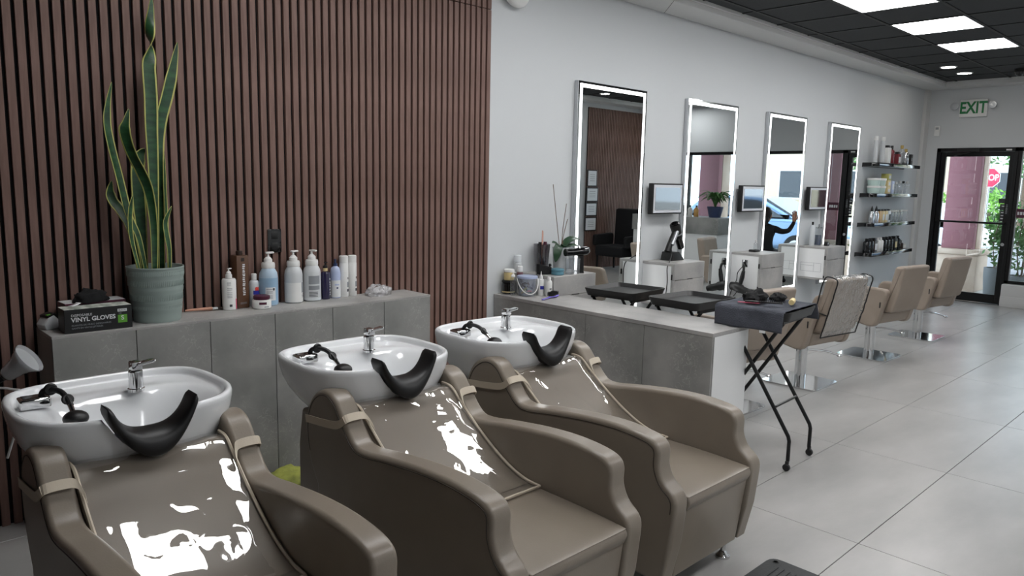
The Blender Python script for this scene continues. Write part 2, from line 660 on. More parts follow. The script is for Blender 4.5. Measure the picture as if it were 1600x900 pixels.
st(MB().bb(XL-0.15, XL, YN-0.15, 0.15, 0, 3.05).build('wall_left', 'dark_wall', smooth=0), 'dark brown end wall behind the wash area', 'wall')  # unseen wall; its dark brown is made up to hold back bounce light

# ceiling: black tiles in a grid, open squares carry the light panels
cl = st(MB().bb(XL-0.15, XR+0.2, YN-0.15, 0.15, 3.06, 3.16).build('ceiling', 'ceiling_black', smooth=0), 'black suspended tile ceiling', 'ceiling')
P_ = 0.615
GX0, GY0 = 2.611, -1.045
cy0, cy1 = YN+0.29, -0.29
cx0, cx1 = XL+0.29, XR-0.29
def edges(g0, a, b):
    k = math.floor((a-g0)/P_)+1
    out = [a]
    while g0+k*P_ < b-0.01:
        out.append(g0+k*P_)
        k += 1
    return out+[b]
ex, ey = edges(GX0, cx0, cx1), edges(GY0, cy0, cy1)
lights = []
ct_me = {}
gm = MB()
for i in range(len(ex)-1):
    gm.bb(ex[i]-0.012, ex[i]+0.012, cy0, cy1, ZC-0.002, ZC+0.02)
for j in range(len(ey)-1):
    gm.bb(cx0, cx1, ey[j]-0.012, ey[j]+0.012, ZC-0.002, ZC+0.02)
gm.build('ceiling_grid', 'grid_black', cl, smooth=0)
for i in range(len(ex)-1):
    for j in range(len(ey)-1):
        x0, x1, y0, y1 = ex[i], ex[i+1], ey[j], ey[j+1]
        kx = round((x0-GX0)/P_)
        fill_row = abs(y1-(GY0-4*P_)) < 0.01 and kx in (-8, -6, -4, -2, 0, 8)  # second row out of view, added as fill for walls and chairs
        if abs(x0-GX0-kx*P_) < 0.01 and (fill_row or (abs(y1-GY0) < 0.01 and kx % 2 == 0 and -8 <= kx <= 4)):
            lights.append((x0, y0))
            continue
        key = (round(x1-x0, 3), round(y1-y0, 3))
        if key[0] < 0.03 or key[1] < 0.03:
            continue
        if key not in ct_me:
            ct_me[key] = MB().bb(0.012, key[0]-0.012, 0.012, key[1]-0.012, 0.004, 0.02).mesh('ceiling_tile', 'ceiling_black', bevel=0.003, bseg=1)
        link(bpy.data.objects.new('ceiling_tile', ct_me[key]), cl, (x0, y0, ZC))

# white soffit band round the ceiling with a small lip
def soffit(name, x0, x1, y0, y1, lip):
    b = MB().bb(x0, x1, y0, y1, 2.905, 2.985)
    for l in lip:
        b.bb(*l)
    o = b.build(name, 'paint_trim', bevel=0.004, bseg=1)
    return st(o, 'white ceiling border ' + name.replace('_', ' '), 'trim')
t1 = soffit('trim_1', XL, XR, -0.29, 0.0, [(XL, XR-0.29, -0.31, -0.29, 2.945, 2.985)])
soffit('trim_2', XR-0.29, XR, YN+0.29, -0.2901, [(XR-0.31, XR-0.29, YN+0.29, -0.31, 2.945, 2.985)])
soffit('trim_3', XL, XR, YN, YN+0.29, [(XL, XR-0.29, YN+0.29, YN+0.31, 2.945, 2.985)])
MB().box((1.765, -0.15, 2.9046), (0.42, 0.003, 0.001), rot=Matrix.Rotation(R(45), 3, 'Z')).build('joint', 'grout', t1, smooth=0)
MB().bb(XL+0.3, XR-0.3, YN+0.3, -0.3, 2.99, 3.05).build('plenum', 'ceiling_black', cl, smooth=0)

# street front: header, narrow return, knee wall, glazing, door
DY0, DY1, DZ = -0.186, -1.162, 2.107
wr = st(MB().bb(XR, XR+0.2, YN, 0.0, DZ, 3.05).build('wall_right', 'paint', smooth=0), 'white wall header above the storefront glazing', 'wall')
MB().bb(XR, XR+0.2, DY0, 0.0, 0, DZ).build('return_wall', 'paint', wr, smooth=0)
MB().bb(XR-0.16, XR-0.001, -0.045, -0.001, 0, 2.905).build('pilaster', 'paint_trim', wr, smooth=0)
kw_ = st(MB().bb(XR-0.10, XR+0.12, YN, DY1, 0, 0.30).build('wall_knee', 'paint_trim', bevel=0.006), 'low white sill wall under the shop window', 'wall')
st(MB().bb(XR-0.115, XR-0.10, YN, DY1-0.0, 0, 0.14).build('baseboard_right', 'paint_trim', bevel=0.003), 'white skirting board below the shop window', 'baseboard')
st(MB().bb(0.81, XR-0.2, -0.014, -0.0005, 0, 0.11).build('baseboard_back', 'paint_trim', bevel=0.003), 'white skirting board along the long white wall', 'baseboard')

dr = thing('door_1', 'black framed glass entrance door with push bar', 'door', (XR+0.05, 0, 0), kind='structure')
fb = MB()
fb.bb(-0.05, 0.05, DY0-0.05, DY0, 0, DZ).bb(-0.05, 0.05, DY1, DY1+0.04, 0, DZ).bb(-0.05, 0.05, DY1, DY0, DZ-0.05, DZ)
fb.build('door_frame', 'black_metal', dr, bevel=0.002, bseg=1)
lb = MB()
lb.bb(-0.022, 0.022, DY0-0.115, DY0-0.052, 0.01, DZ-0.052).bb(-0.022, 0.022, DY1+0.042, DY1+0.10, 0.01, DZ-0.052)
lb.bb(-0.022, 0.022, DY1+0.10, DY0-0.115, DZ-0.115, DZ-0.052).bb(-0.022, 0.022, DY1+0.10, DY0-0.115, 0.01, 0.13)
leaf = lb.build('door_leaf', 'black_metal', dr, bevel=0.002, bseg=1)
MB().bb(-0.003, 0.003, DY1+0.10, DY0-0.115, 0.13, DZ-0.115).build('pane', 'window_glass', leaf, smooth=0)
MB().cyl((-0.06, DY0-0.07, 1.10), (-0.06, DY1+0.07, 1.10), 0.014, 12).bb(-0.06, -0.02, DY0-0.10, DY0-0.07, 1.085, 1.115).bb(-0.06, -0.02, DY1+0.07, DY1+0.10, 1.085, 1.115).build('push_bar', 'black_metal', leaf)
MB().bb(-0.10, -0.05, -0.45, -0.72, 2.055, 2.10).tube([(-0.09, -0.62, 2.05), (-0.12, -0.50, 2.02), (-0.04, -0.40, 2.0)], 0.008, 6).build('door_closer', 'black_plastic', dr, bevel=0.003, bseg=1)
MB().bb(-0.055, -0.05, -1.085, -1.02, 2.065, 2.085).build('alarm_contact', 'white_plastic', dr, bevel=0.002, bseg=1)
MB().lathe([(0, 0), (0.022, 0), (0.022, 0.012), (0, 0.012)], M=Matrix.Rotation(-PI/2, 3, 'Y'), c=(-0.022, DY1+0.07, 0.82), seg=14).build('lock', 'steel', leaf)
MB().bb(-0.006, -0.004, -1.075, -0.99, 1.37, 1.43).bb(-0.006, -0.004, -1.075, -1.01, 1.28, 1.36).bb(-0.006, -0.004, -1.075, -1.02, 1.13, 1.27).build('sticker', 'ink', leaf, smooth=0)
for i, z in enumerate((1.325, 1.24, 1.20, 1.16)):
    MB().bb(-0.0075, -0.006, -1.068, -1.03, z, z+0.012).build('sticker_print', 'white_label', leaf, smooth=0)
for i, (wd_, z) in enumerate(((0.016, 1.345), (0.022, 1.325), (0.018, 1.305), (0.024, 1.288), (0.020, 1.268), (0.024, 1.250), (0.018, 1.232))):
    MB().bb(-0.0238, -0.0225, DY1+0.07-wd_/2, DY1+0.07+wd_/2, z, z+0.010).build('stile_print', 'ink_light', leaf, smooth=0)
# three shop window bays beside the door
yb = [DY1, -3.95, YN]
for i in range(2):
    a, b2 = yb[i], yb[i+1]
    wd = thing('window_%d' % (i+1), 'black framed shop window pane %s' % ['beside the entrance door', 'at the far end of the storefront'][i], 'window', (XR+0.05, 0, 0), kind='structure')
    f = MB()
    f.bb(-0.04, 0.04, a-0.045, a-0.001, 0.305, DZ).bb(-0.04, 0.04, b2+0.001, b2+0.03, 0.305, DZ).bb(-0.04, 0.04, a, b2, DZ-0.05, DZ-0.001).bb(-0.04, 0.04, a, b2, 0.305, 0.345)
    f.build('window_frame', 'black_metal', wd, bevel=0.002, bseg=1)
    MB().bb(-0.003, 0.003, a-0.045, b2+0.03, 0.345, DZ-0.05).build('pane', 'window_glass', wd, smooth=0)

# ------------------------------------------------------------------ ceiling lamps
LN = ['above the nearest wash chair', 'above the middle wash chair', 'above the furthest wash chair', 'above the half wall', 'nearest of the three in view', 'middle one of the three in view', 'furthest of the three in view, nearest the exit door']
LN_FILL = ['over the aisle beside the nearest wash chair', 'over the aisle beside the middle wash chair', 'over the aisle beside the half wall', 'over the aisle beside the towel trolley', 'over the aisle opposite the styling chairs', 'over the waiting corner by the storefront']
la = sorted([l for l in lights if l[1] > -2.5])
fill_lights = sorted([l for l in lights if l[1] < -2.5])
for i, (x0, y0) in enumerate(la+fill_lights):
    t = thing('ceiling_panel_light', 'square white ceiling light panel, ' + (LN[i] if i < len(la) else LN_FILL[i-len(la)]), 'ceiling light', (x0, y0, ZC), group='square ceiling light panels')
    MB().bb(0.024, P_-0.024, 0.024, P_-0.024, 0.0, 0.008).build('diffuser', 'panel_light', t, smooth=0)
    g = 0.0125
    MB().bb(g, P_-g, g, 0.0235, -0.001, 0.014).bb(g, P_-g, P_-0.0235, P_-g, -0.001, 0.014).bb(g, 0.0235, 0.0235, P_-0.0235, -0.001, 0.014).bb(P_-0.0235, P_-g, 0.0235, P_-0.0235, -0.001, 0.014).build('frame', 'white_plastic', t, smooth=0)
for (x, y, lb_) in ((6.674, -0.715, 'round downlight in the black ceiling, left one of the pair by the exit sign'), (7.298, -0.716, 'round downlight in the black ceiling, right one of the pair by the exit sign'), (6.342, -4.31, 'round downlight in the black ceiling seen in the first mirror'), (5.1, -4.31, 'round downlight in the black ceiling over the waiting corner')):
    t = thing('downlight', lb_, 'ceiling light', (x, y, ZC+0.004), group='round downlights')
    MB().lathe([(0.0, -0.004), (0.075, -0.004), (0.075, 0.0)], seg=28).build('lens', 'down_light', t)
    MB().lathe([(0.076, 0.0), (0.076, -0.008), (0.092, -0.006), (0.094, 0.0)], seg=28).build('ring', 'white_plastic', t)
t = thing('security_camera', 'small black dome camera on the ceiling at the right edge', 'camera', (7.313, -1.30, ZC-0.002))
MB().lathe([(0.0, 0.0), (0.06, 0.0), (0.06, -0.03), (0.055, -0.035)], seg=20).build('base', 'black_plastic', t)
MB().lathe([(0.05, -0.034), (0.045, -0.06), (0.025, -0.078), (0, -0.083)], seg=20).build('dome', 'black_gloss', t)

# exit sign, thermostat box, round wall lamp
ex_ = thing('exit_sign', 'white illuminated style EXIT sign with two round lamp heads above the door', 'exit sign', (XR, -0.592, 2.633))
MB().bb(-0.05, -0.001, -0.165, 0.165, -0.115, 0.115).build('housing', 'white_plastic', ex_, bevel=0.008)
text('EXIT', 0.215, 'exit_green', ex_, (-0.052, 0, 0.0), FACE_X, bold=0.006, sx=0.74, name='lettering')
for s_ in (-1, 1):
    h = MB().lathe([(0, -0.05), (0.03, -0.05), (0.05, -0.01), (0.05, 0.01), (0.044, 0.012), (0.0, 0.006)], M=Matrix.Rotation(-PI/2, 3, 'Y'), c=(-0.055, s_*0.225, 0.035), seg=18)
    h.bb(-0.03, -0.001, s_*0.16, s_*0.235, 0.0, 0.05)
    h.build('lamp_head', 'silver_frame', ex_)
t = thing('wall_sensor', 'small white sensor box left of the exit sign', 'sensor', (XR, -0.167, 2.344))
MB().bb(-0.03, -0.001, -0.035, 0.035, -0.07, 0.07).build('housing', 'white_plastic', t, bevel=0.006)
MB().bb(-0.0315, -0.0301, -0.02, 0.02, 0.02, 0.05).build('lens', 'grey_lens', t)
t = thing('emergency_lamp', 'white rounded emergency lamp high on the white wall at the top edge', 'lamp', (0.205, 0, 2.735))
MB().ball((0, -0.05, 0), 0.1, sc=(1.05, 0.48, 0.85)).build('cover', 'white_plastic', t)
MB().bb(-0.115, 0.115, -0.03, -0.001, -0.02, 0.09).build('base', 'offwhite_plastic', t, bevel=0.006)

# ------------------------------------------------------------------ tiled ledge on the slatted wall
ZL = 0.858
lg = thing('tiled_ledge', 'grey stone tiled ledge in front of the slatted wall', 'ledge', (0, 0, 0))
lx0, lx1, ly = -2.612, -0.684, -0.296
MB().bb(lx0+0.012, lx1-0.012, ly+0.012, -0.034, 0.03, ZL-0.012).build('core', 'felt', lg, smooth=0)
pw = (lx1-lx0)/6
pm = MB().bb(0.0014, pw-0.0014, ly, ly+0.011, 0.03, ZL-0.0115).mesh('panel', 'concrete', bevel=0.001, bseg=1)
for k in range(6):
    link(bpy.data.objects.new('panel', pm), lg, (lx0+pw*k, 0, 0))
MB().bb(lx0, lx1, ly, -0.0335, ZL-0.011, ZL).build('top_slab', 'concrete_light', lg, bevel=0.001, bseg=1)
MB().bb(lx1-0.0115, lx1, ly+0.0115, -0.0335, 0.03, ZL-0.0115).build('end_panel', 'concrete', lg, bevel=0.001, bseg=1)
MB().bb(lx0, lx0+0.0115, ly+0.0115, -0.0335, 0.03, ZL-0.0115).build('end_panel', 'concrete', lg, bevel=0.001, bseg=1)
MB().bb(lx0+0.02, lx1-0.02, ly+0.03, -0.04, 0.0, 0.03).build('plinth', 'felt', lg, smooth=0)

# ------------------------------------------------------------------ half wall between wash area and stations
ZP = 0.757
hw = thing('half_wall', 'grey stone tiled half wall with a white end panel', 'half wall', (0, 0, 0))
px0, px1, py1 = 0.088, 0.462, -1.703
MB().prism([(px0+0.012, -0.002), (px0+0.012, py1+0.012), (px1-0.004, py1+0.012), (px1-0.004, -0.338), (0.338, -0.338), (0.338, -0.002)], 0.0, ZP-0.022, 'z').build('core', 'white_lam', hw, smooth=0)
jy = [-0.002, -0.395, -0.83, -1.264, py1]
for k in range(4):
    MB().bb(px0, px0+0.0115, jy[k]-0.0012, jy[k+1]+0.0012, 0.0, ZP-0.0225).build('panel', 'concrete', hw, bevel=0.001, bseg=1)
MB().prism([(px0-0.002, -0.002), (px0-0.002, py1-0.002), (px1, py1-0.002), (px1, -0.338), (0.338, -0.338), (0.338, -0.002)], ZP-0.022, ZP, 'z').build('top_slab', 'concrete_light', hw, bevel=0.001, bseg=1)
MB().bb(px0+0.018, px1-0.002, py1, py1+0.0115, 0.0, ZP-0.0225).build('end_panel', 'white_lam', hw, bevel=0.001, bseg=1)
MB().bb(px0+0.0118, px0+0.0178, py1-0.001, py1+0.0115, 0.0, ZP-0.0225).build('edge_strip', 'concrete', hw, smooth=0)

# wall socket on the slats
t = thing('wall_socket', 'black double wall socket on the slatted wall above the bottles', 'socket', (-1.514, -0.0315, 1.187))
MB().bb(-0.038, 0.038, -0.007, 0, -0.062, 0.062).build('plate', 'black_gloss', t, bevel=0.003)
for s_ in (-1, 1):
    MB().bb(-0.017, 0.017, -0.009, -0.0071, s_*0.028-0.018, s_*0.028+0.018).build('outlet', 'black_plastic', t, bevel=0.002)

# ================================================================== backwash units (chair + basin)
ARM = [(0.045, 0.10), (0.012, 0.25), (0.0, 0.365), (-0.002, 0.415), (0.014, 0.448), (0.055, 0.482), (0.077, 0.53), (0.078, 0.585), (0.10, 0.617), (0.16, 0.634), (0.28, 0.642),
       (0.43, 0.635), (0.60, 0.616), (0.73, 0.598), (0.795, 0.608), (0.86, 0.672), (0.915, 0.735), (0.97, 0.757), (1.03, 0.748), (1.09, 0.705), (1.128, 0.63), (1.13, 0.54), (1.10, 0.45), (1.055, 0.38), (1.045, 0.25), (1.045, 0.10)]
HWD = 0.305                                        # half width of a unit
def arm_poly():
    a = [Vector(p) for p in ARM]
    mid = cr(a[2:24], 4)
    return [tuple(p) for p in [a[0], a[1]]+mid+[a[24], a[25]]]
APOLY = arm_poly()
# front surface of the backrest running on to the seat (y, z)
BPATH = cr([(0.955, 0.695), (0.90, 0.690), (0.84, 0.643), (0.76, 0.582), (0.68, 0.529), (0.61, 0.489), (0.54, 0.457), (0.46, 0.435), (0.39, 0.4315)], 6)

def notch(x):
    k = abs(x)/0.130
    return 0.0 if k >= 1 else 0.118*(1-k**2.2)**0.9
BX, BY, BA, BB_ = 0.0, 1.177, 0.317, 0.277
def sup(t, a, b, n=2.7):
    c, s = math.cos(t), math.sin(t)
    if s > 0:
        n = n+1.1*min(1.0, s*2)
    return (a*math.copysign(abs(c)**(2/n), c), b*math.copysign(abs(s)**(2/n), s))

def basin_mesh():
    N = 112
    rings = []
    def ring(sc, z, dy=0.0, n=2.7):
        pts = []
        for k in range(N):
            x, y = sup(2*PI*k/N, BA*sc, BB_*sc, n)
            X, Y, Z = BX+x, BY+y+dy, z
            if Y < 1.0:
                w_ = min(1.0, (1.0-Y)/0.05)
                lim = 0.823-notch(X)*w_
                Z = min(Z, lim)
            pts.append((X, Y, Z))
        rings.append(pts)
    # outside, bottom to rim
    for sc, z, dy in ((0.40, 0.545, 0.02), (0.52, 0.56, 0.018), (0.64, 0.59, 0.012), (0.78, 0.64, 0.006), (0.89, 0.69, 0.002), (0.955, 0.735, 0), (0.985, 0.77, 0), (1.0, 0.80, 0), (1.0, 0.812, 0), (0.99, 0.820, 0), (0.97, 0.823, 0), (0.945, 0.821, 0), (0.93, 0.814, 0), (0.92, 0.803, 0)):
        ring(sc, z, dy)
    # inside
    def inner(sc):
        pts = []
        for k in range(N):
            x, y = sup(2*PI*k/N, BA*sc, BB_*sc)
            X, Y = BX+x, BY+y
            # bowl footprint: smaller, pushed to the front, leaving a deck at the back
            u = (X-0.0)/0.275
            v = (Y-1.105)/0.185
            r = (abs(u)**3+abs(v)**3)**(1/3)
            t = max(0.0, min(1.0, (1.02-r)/0.85))
            d = t*t*(3-2*t)
            Z = 0.797-0.215*d
            if Y < 1.0:
                w_ = min(1.0, (1.0-Y)/0.05)
                Z = min(Z, 0.823-notch(X)*w_)
            pts.append((X, Y, Z))
        rings.append(pts)
    for sc in (0.905, 0.88, 0.85, 0.81, 0.76, 0.70, 0.63, 0.55, 0.46, 0.36, 0.25, 0.13):
        inner(sc)
    b = MB()
    vs = [p for r_ in rings for p in r_]
    fs = []
    for i in range(len(rings)-1):
        for k in range(N):
            k2 = (k+1) % N
            fs.append((i*N+k, i*N+k2, (i+1)*N+k2, (i+1)*N+k))
    fs.append(tuple(reversed(range(N))))
    fs.append(tuple((len(rings)-1)*N+k for k in range(N)))
    return b.add(vs, fs)

def backwash(label, cx):
    t = thing('backwash_unit', label, 'wash chair', (cx, -2.35, 0), group='three backwash units')
    # upholstered base, front panel, rear column
    MB().rprism([(0.046, 0.10), (0.012, 0.365), (0.60, 0.365), (1.04, 0.365), (1.04, 0.10)], -0.222, 0.222, 0.006).build('base', 'leather', t)
    MB().rprism([(1.05, 0.06), (1.05, 0.60), (1.30, 0.60), (1.33, 0.45), (1.33, 0.06)], -0.235, 0.235, 0.02).build('rear_column', 'leather', t)
    # side arms with wings
    for s in (-1, 1):
        a = MB().rprism(APOLY, s*0.222, s*HWD, 0.016).build('arm', 'leather', t, smooth=50)
        edge = [p for p in APOLY[3:-8]]
        for xx in (s*0.2245, s*(HWD-0.0005)):
            path = [(xx+(0.001 if xx > 0 else -0.001)*(1 if abs(xx) > 0.25 else -1)*1, p[0], p[1]) for p in edge]
            # pull the seam in from the rim
            q = []
            for i, p in enumerate(edge):
                a0, a1 = edge[max(i-1, 0)], edge[min(i+1, len(edge)-1)]
                d = Vector((a1[0]-a0[0], a1[1]-a0[1])).normalized()
                nrm = Vector((d.y, -d.x))
                q.append((xx, p[0]+nrm.x*0.020, p[1]+nrm.y*0.020))
            MB().tube(q, 0.0022, 5).build('seam', 'leather_dark', a)
    # seat cushion, slightly crowned
    def seat(u, v):
        x = -0.2205+0.441*u
        y = 0.008+0.62*v
        e = min(u, 1-u)*2
        z = 0.418+0.010*math.sin(PI*u)*math.sin(PI*min(1, v*1.2+0.05))
        return (x, y, z)
    sc = MB().grid(seat, 14, 14)
    b = MB()
    P2 = [(0.008, 0.368), (-0.004, 0.395), (0.002, 0.415), (0.02, 0.423), (0.2, 0.430), (0.45, 0.430), (0.62, 0.425), (0.62, 0.368)]
    b.rprism([tuple(p) for p in cr(P2[:7], 4)]+[P2[7]], -0.2205, 0.2205, 0.008)
    b.build('seat', 'leather', t, smooth=50)
    # backrest
    fp = [tuple(p) for p in BPATH if p.y > 0.4330]
    poly = fp+[(0.50, 0.431), (0.70, 0.431), (0.82, 0.52), (0.96, 0.63)]
    MB().rprism(poly, -0.2205, 0.2205, 0.012).build('backrest', 'leather', t, smooth=50)
    # basin and its fittings
    ba = basin_mesh().build('basin', 'ceramic', t, smooth=60)
    # neck rest
    def nr(u, v):
        tt = (u-0.5)*2
        an = tt*R(66)                                   # position on the U
        cu_ = Vector((0.124*math.sin(an)/math.sin(R(66)), 0.736+0.122*(1-math.cos(an))/(1-math.cos(R(66)))))
        nm = Vector((-math.sin(an), math.cos(an)))
        a = 2*PI*v
        mid = math.exp(-(tt/0.50)**2)
        th = 0.011+0.027*mid
        hy = 0.044+0.016*mid
        end = min(1.0, math.sqrt(max(0.0, 1-abs(tt))*14+0.02))
        c_, s_ = math.cos(a), math.sin(a)
        yy = 0.918+hy*math.copysign(abs(c_)**0.7, c_)*(0.75+0.25*end)
        off = th*math.copysign(abs(s_)**0.7, s_)*end
        return (cu_.x+nm.x*off, yy, cu_.y+nm.y*off-(0.016*mid if c_ < 0 else 0)*abs(c_))
    nb = MB().grid(nr, 40, 18)
    nk = nb.build('neck_rest', 'rubber', t, smooth=60)
    # mixer tap
    f = MB().lathe([(0.027, 0.796), (0.027, 0.806), (0.023, 0.808), (0.0225, 0.862), (0.021, 0.866), (0.0, 0.868)], c=(0.065, 1.265, 0), seg=24)
    tp = f.build('tap', 'chrome', t)
    hb = MB().box((0.065, 1.262, 0.884), (0.036, 0.040, 0.030)).box((0.093, 1.250, 0.893), (0.062, 0.030, 0.012), rot=Matrix.Rotation(R(-8), 3, 'Y'))
    hb.build('tap_handle', 'chrome', tp, bevel=0.006)
    # shower plate, hose, hand spray
    pl = MB().box((-0.232, 1.260, 0.815), (0.086, 0.062, 0.034)).build('hose_plate', 'chrome', t, bevel=0.008, bseg=3)
    MB().box((-0.232, 1.260, 0.8325), (0.064, 0.044, 0.002)).build('plate_top', 'black_gloss', pl, bevel=0.0008, bseg=1)
    hp = cr([(-0.212, 1.262, 0.830), (-0.206, 1.255, 0.846), (-0.190, 1.240, 0.852), (-0.168, 1.212, 0.846), (-0.158, 1.180, 0.828), (-0.155, 1.160, 0.812)], 6)
    ho = MB().tube(hp, 0.009, 10).build('hose', 'rubber', t)
    MB().lathe([(0.016, -0.006), (0.02, 0), (0.016, 0.006)], c=(-0.190, 1.240, 0.852), M=Matrix.Rotation(PI/2, 3, 'X'), seg=14).build('hose_ring', 'rubber', ho)
    MB().lathe([(0.014, -0.004), (0.018, 0), (0.014, 0.004)], c=(-0.158, 1.180, 0.828), M=Matrix.Rotation(PI/3, 3, 'X'), seg=14).build('hose_ring', 'rubber', ho)
    sp = MB().cyl((-0.156, 1.162, 0.813), (-0.156, 1.130, 0.795), 0.0085, 12).build('spray_neck', 'chrome', ho)
    MB().ball((-0.156, 1.105, 0.786), 0.036, sc=(1.0, 1.0, 0.66)).build('spray_head', 'rubber', t)
    # chrome feet
    for fx in (-0.225, 0.225):
        for fy in (0.10, 0.92):
            MB().lathe([(0.03, 0.0), (0.03, 0.010), (0.020, 0.020), (0.011, 0.030), (0.011, 0.075), (0.02, 0.095), (0.02, 0.101)], c=(fx, fy, 0), seg=20).build('foot', 'chrome', t)
    return t

def cover(label, cx, seed):
    """clear protective sheet strapped over a wash chair backrest"""
    t = thing('backrest_cover', label, 'chair cover', (cx, -2.35, 0), group='clear covers on the wash chairs')
    path = BPATH
    n = len(path)-1
    def fn(u, v):
        k = v*n
        i = min(int(k), n-1)
        f = k-i
        p = path[i].lerp(path[i+1], f)
        d = (path[i+1]-path[i]).normalized()
        nm = Vector((d.y, -d.x))
        if nm.y < 0:
            nm = -nm
        x = (-0.214+0.428*u)
        e = min(1.0, min(u, 1-u)*7)*min(1.0, v*6+0.15)*min(1.0, (1-v)*7)
        q = Vector((x*3.4+seed*3.1, p.x*3.0, p.y*3.0+seed))
        ed = 1-min(1.0, min(u, 1-u)*4.5)*min(1.0, v*4.5)
        wv = noise.noise(q)*0.012+(0.18+ed)*(0.007*(1-abs(noise.noise(q*2.6+Vector((5, 1, 2)))))**6+noise.noise(q*5.5)*0.0028)
        off = 0.0075+max(0.0, (0.009+wv)*e)
        return (x, p.x+nm.x*off, p.y+nm.y*off)
    MB().grid(fn, 64, 84).build('sheet', 'clear_sheet', t, smooth=180)
    edge = [fn(0, v/40) for v in range(41)]+[fn(u/16, 1) for u in range(1, 17)]+[fn(1, 1-v/40) for v in range(1, 41)]
    edge = [(p[0], p[1], p[2]+0.001) for p in edge]
    MB().tube(edge, 0.0055, 6).build('binding', 'strap', t)
    for s in (-1, 1):
        pts = cr([(s*0.209, 0.810, 0.645), (s*0.216, 0.832, 0.668), (s*0.228, 0.846, 0.682), (s*0.264, 0.848, 0.686), (s*0.300, 0.850, 0.682), (s*0.3095, 0.868, 0.664), (s*0.3105, 0.905, 0.648), (s*0.3105, 0.985, 0.636), (s*0.3105, 1.06, 0.628), (s*0.3105, 1.118, 0.622)], 4)
        vs, fs = [], []
        hw_ = 0.0145
        for i, p in enumerate(pts):
            # the band stands on edge: its width runs along the arm slope
            wd_ = Vector((0, 0.62, 0.78)) if abs(p.x) < 0.306 else Vector((0, 0.18, 0.98))
            vs += [p-wd_*hw_, p+wd_*hw_]
        for i in range(len(pts)-1):
            fs.append((2*i, 2*i+1, 2*i+3, 2*i+2))
        b = MB().add(vs, fs)
        o = b.build('strap', 'strap', t, smooth=0)
        sm = o.modifiers.new('thickness', 'SOLIDIFY')
        sm.thickness = 0.0025
        sm.offset = 0
    return t

CXS = (-2.60, -1.68, -0.885)
for i, cx in enumerate(CXS):
    backwash(['taupe wash chair with white basin nearest the camera, cut off by the lower edge', 'taupe wash chair with white basin, the middle one of three', 'taupe wash chair with white basin next to the half wall, furthest of three'][i], cx)
    cover(['glossy clear cover strapped on the nearest wash chair', 'glossy clear cover strapped on the middle wash chair', 'glossy clear cover strapped on the wash chair by the half wall'][i], cx, i*2.7)

# ================================================================== styling chairs
def styling_chair(label, x, y, turn=R(-9)):
    t = thing('styling_chair', label, 'salon chair', (x, y, 0), group='styling chairs in a row')
    MB().rprism(rpoly([(-0.22, -0.22), (0.22, -0.22), (0.22, 0.22), (-0.22, 0.22)], 0.05), 0.0, 0.012, 0.002, 'z').build('base_plate', 'chrome', t)
    MB().lathe([(0.043, 0.012), (0.043, 0.29), (0.036, 0.297), (0.025, 0.298), (0.025, 0.345)], seg=28).build('column', 'chrome', t)
    MB().tube(cr([(0.03, -0.0, 0.245), (0.10, -0.04, 0.25), (0.20, -0.11, 0.235), (0.28, -0.17, 0.205)], 5), 0.008, 8).ball((0.29, -0.178, 0.20), 0.022, sc=(1.3, 0.9, 0.5)).build('pedal', 'chrome', t)
    Mz = Matrix.Rotation(turn, 4, 'Z')
    def put(b, name, m='leather_chair', **k):
        o = b.build(name, m, t, **k)
        o.matrix_local = Mz
        return o
    put(MB().rprism(rpoly([(0.14, 0.345), (0.16, 0.47), (-0.200, 0.47), (-0.235, 0.445), (-0.20, 0.345)], 0.02), -0.225, 0.225, 0.02), 'seat', smooth=50)
    for s in (-1, 1):
        poly = rpoly([(0.075, 0.672), (-0.29, 0.666), (-0.20, 0.330), (-0.14, 0.318), (0.175, 0.375)], [0.05, 0.06, 0.05, 0.03, 0.05])
        put(MB().rprism(poly, s*0.226, s*0.30, 0.02), 'arm', smooth=50)
        put(MB().bb(s*0.301, s*0.3025, -0.235, -0.225, 0.50, 0.55), 'side_tag', 'black_plastic', smooth=0)
    bp = [(-0.205, 0.455), (-0.24, 0.62), (-0.29, 0.868), (-0.378, 0.868), (-0.335, 0.62), (-0.295, 0.455)]
    put(MB().rprism(rpoly(bp, 0.03), -0.222, 0.222, 0.024), 'backrest', smooth=50)
    put(MB().tube(cr([(-0.1, 0.10, 0.348), (-0.1, 0.25, 0.30), (-0.1, 0.33, 0.20), (0.1, 0.33, 0.20), (0.1, 0.25, 0.30), (0.1, 0.10, 0.348)], 3), 0.01, 8), 'footrest', 'chrome')
    return t, Mz
SC = [(1.26, -1.12), (2.31, -1.18), (3.74, -1.165), (5.08, -1.145)]
SCL = ['taupe styling chair mostly hidden behind the half wall and trolley', 'taupe styling chair wearing a clear plastic back cover', 'taupe styling chair without cover, second furthest in the row', 'taupe styling chair nearest the glass door']
for (x, y), l in zip(SC, SCL):
    ch, Mz = styling_chair(l, x, y)

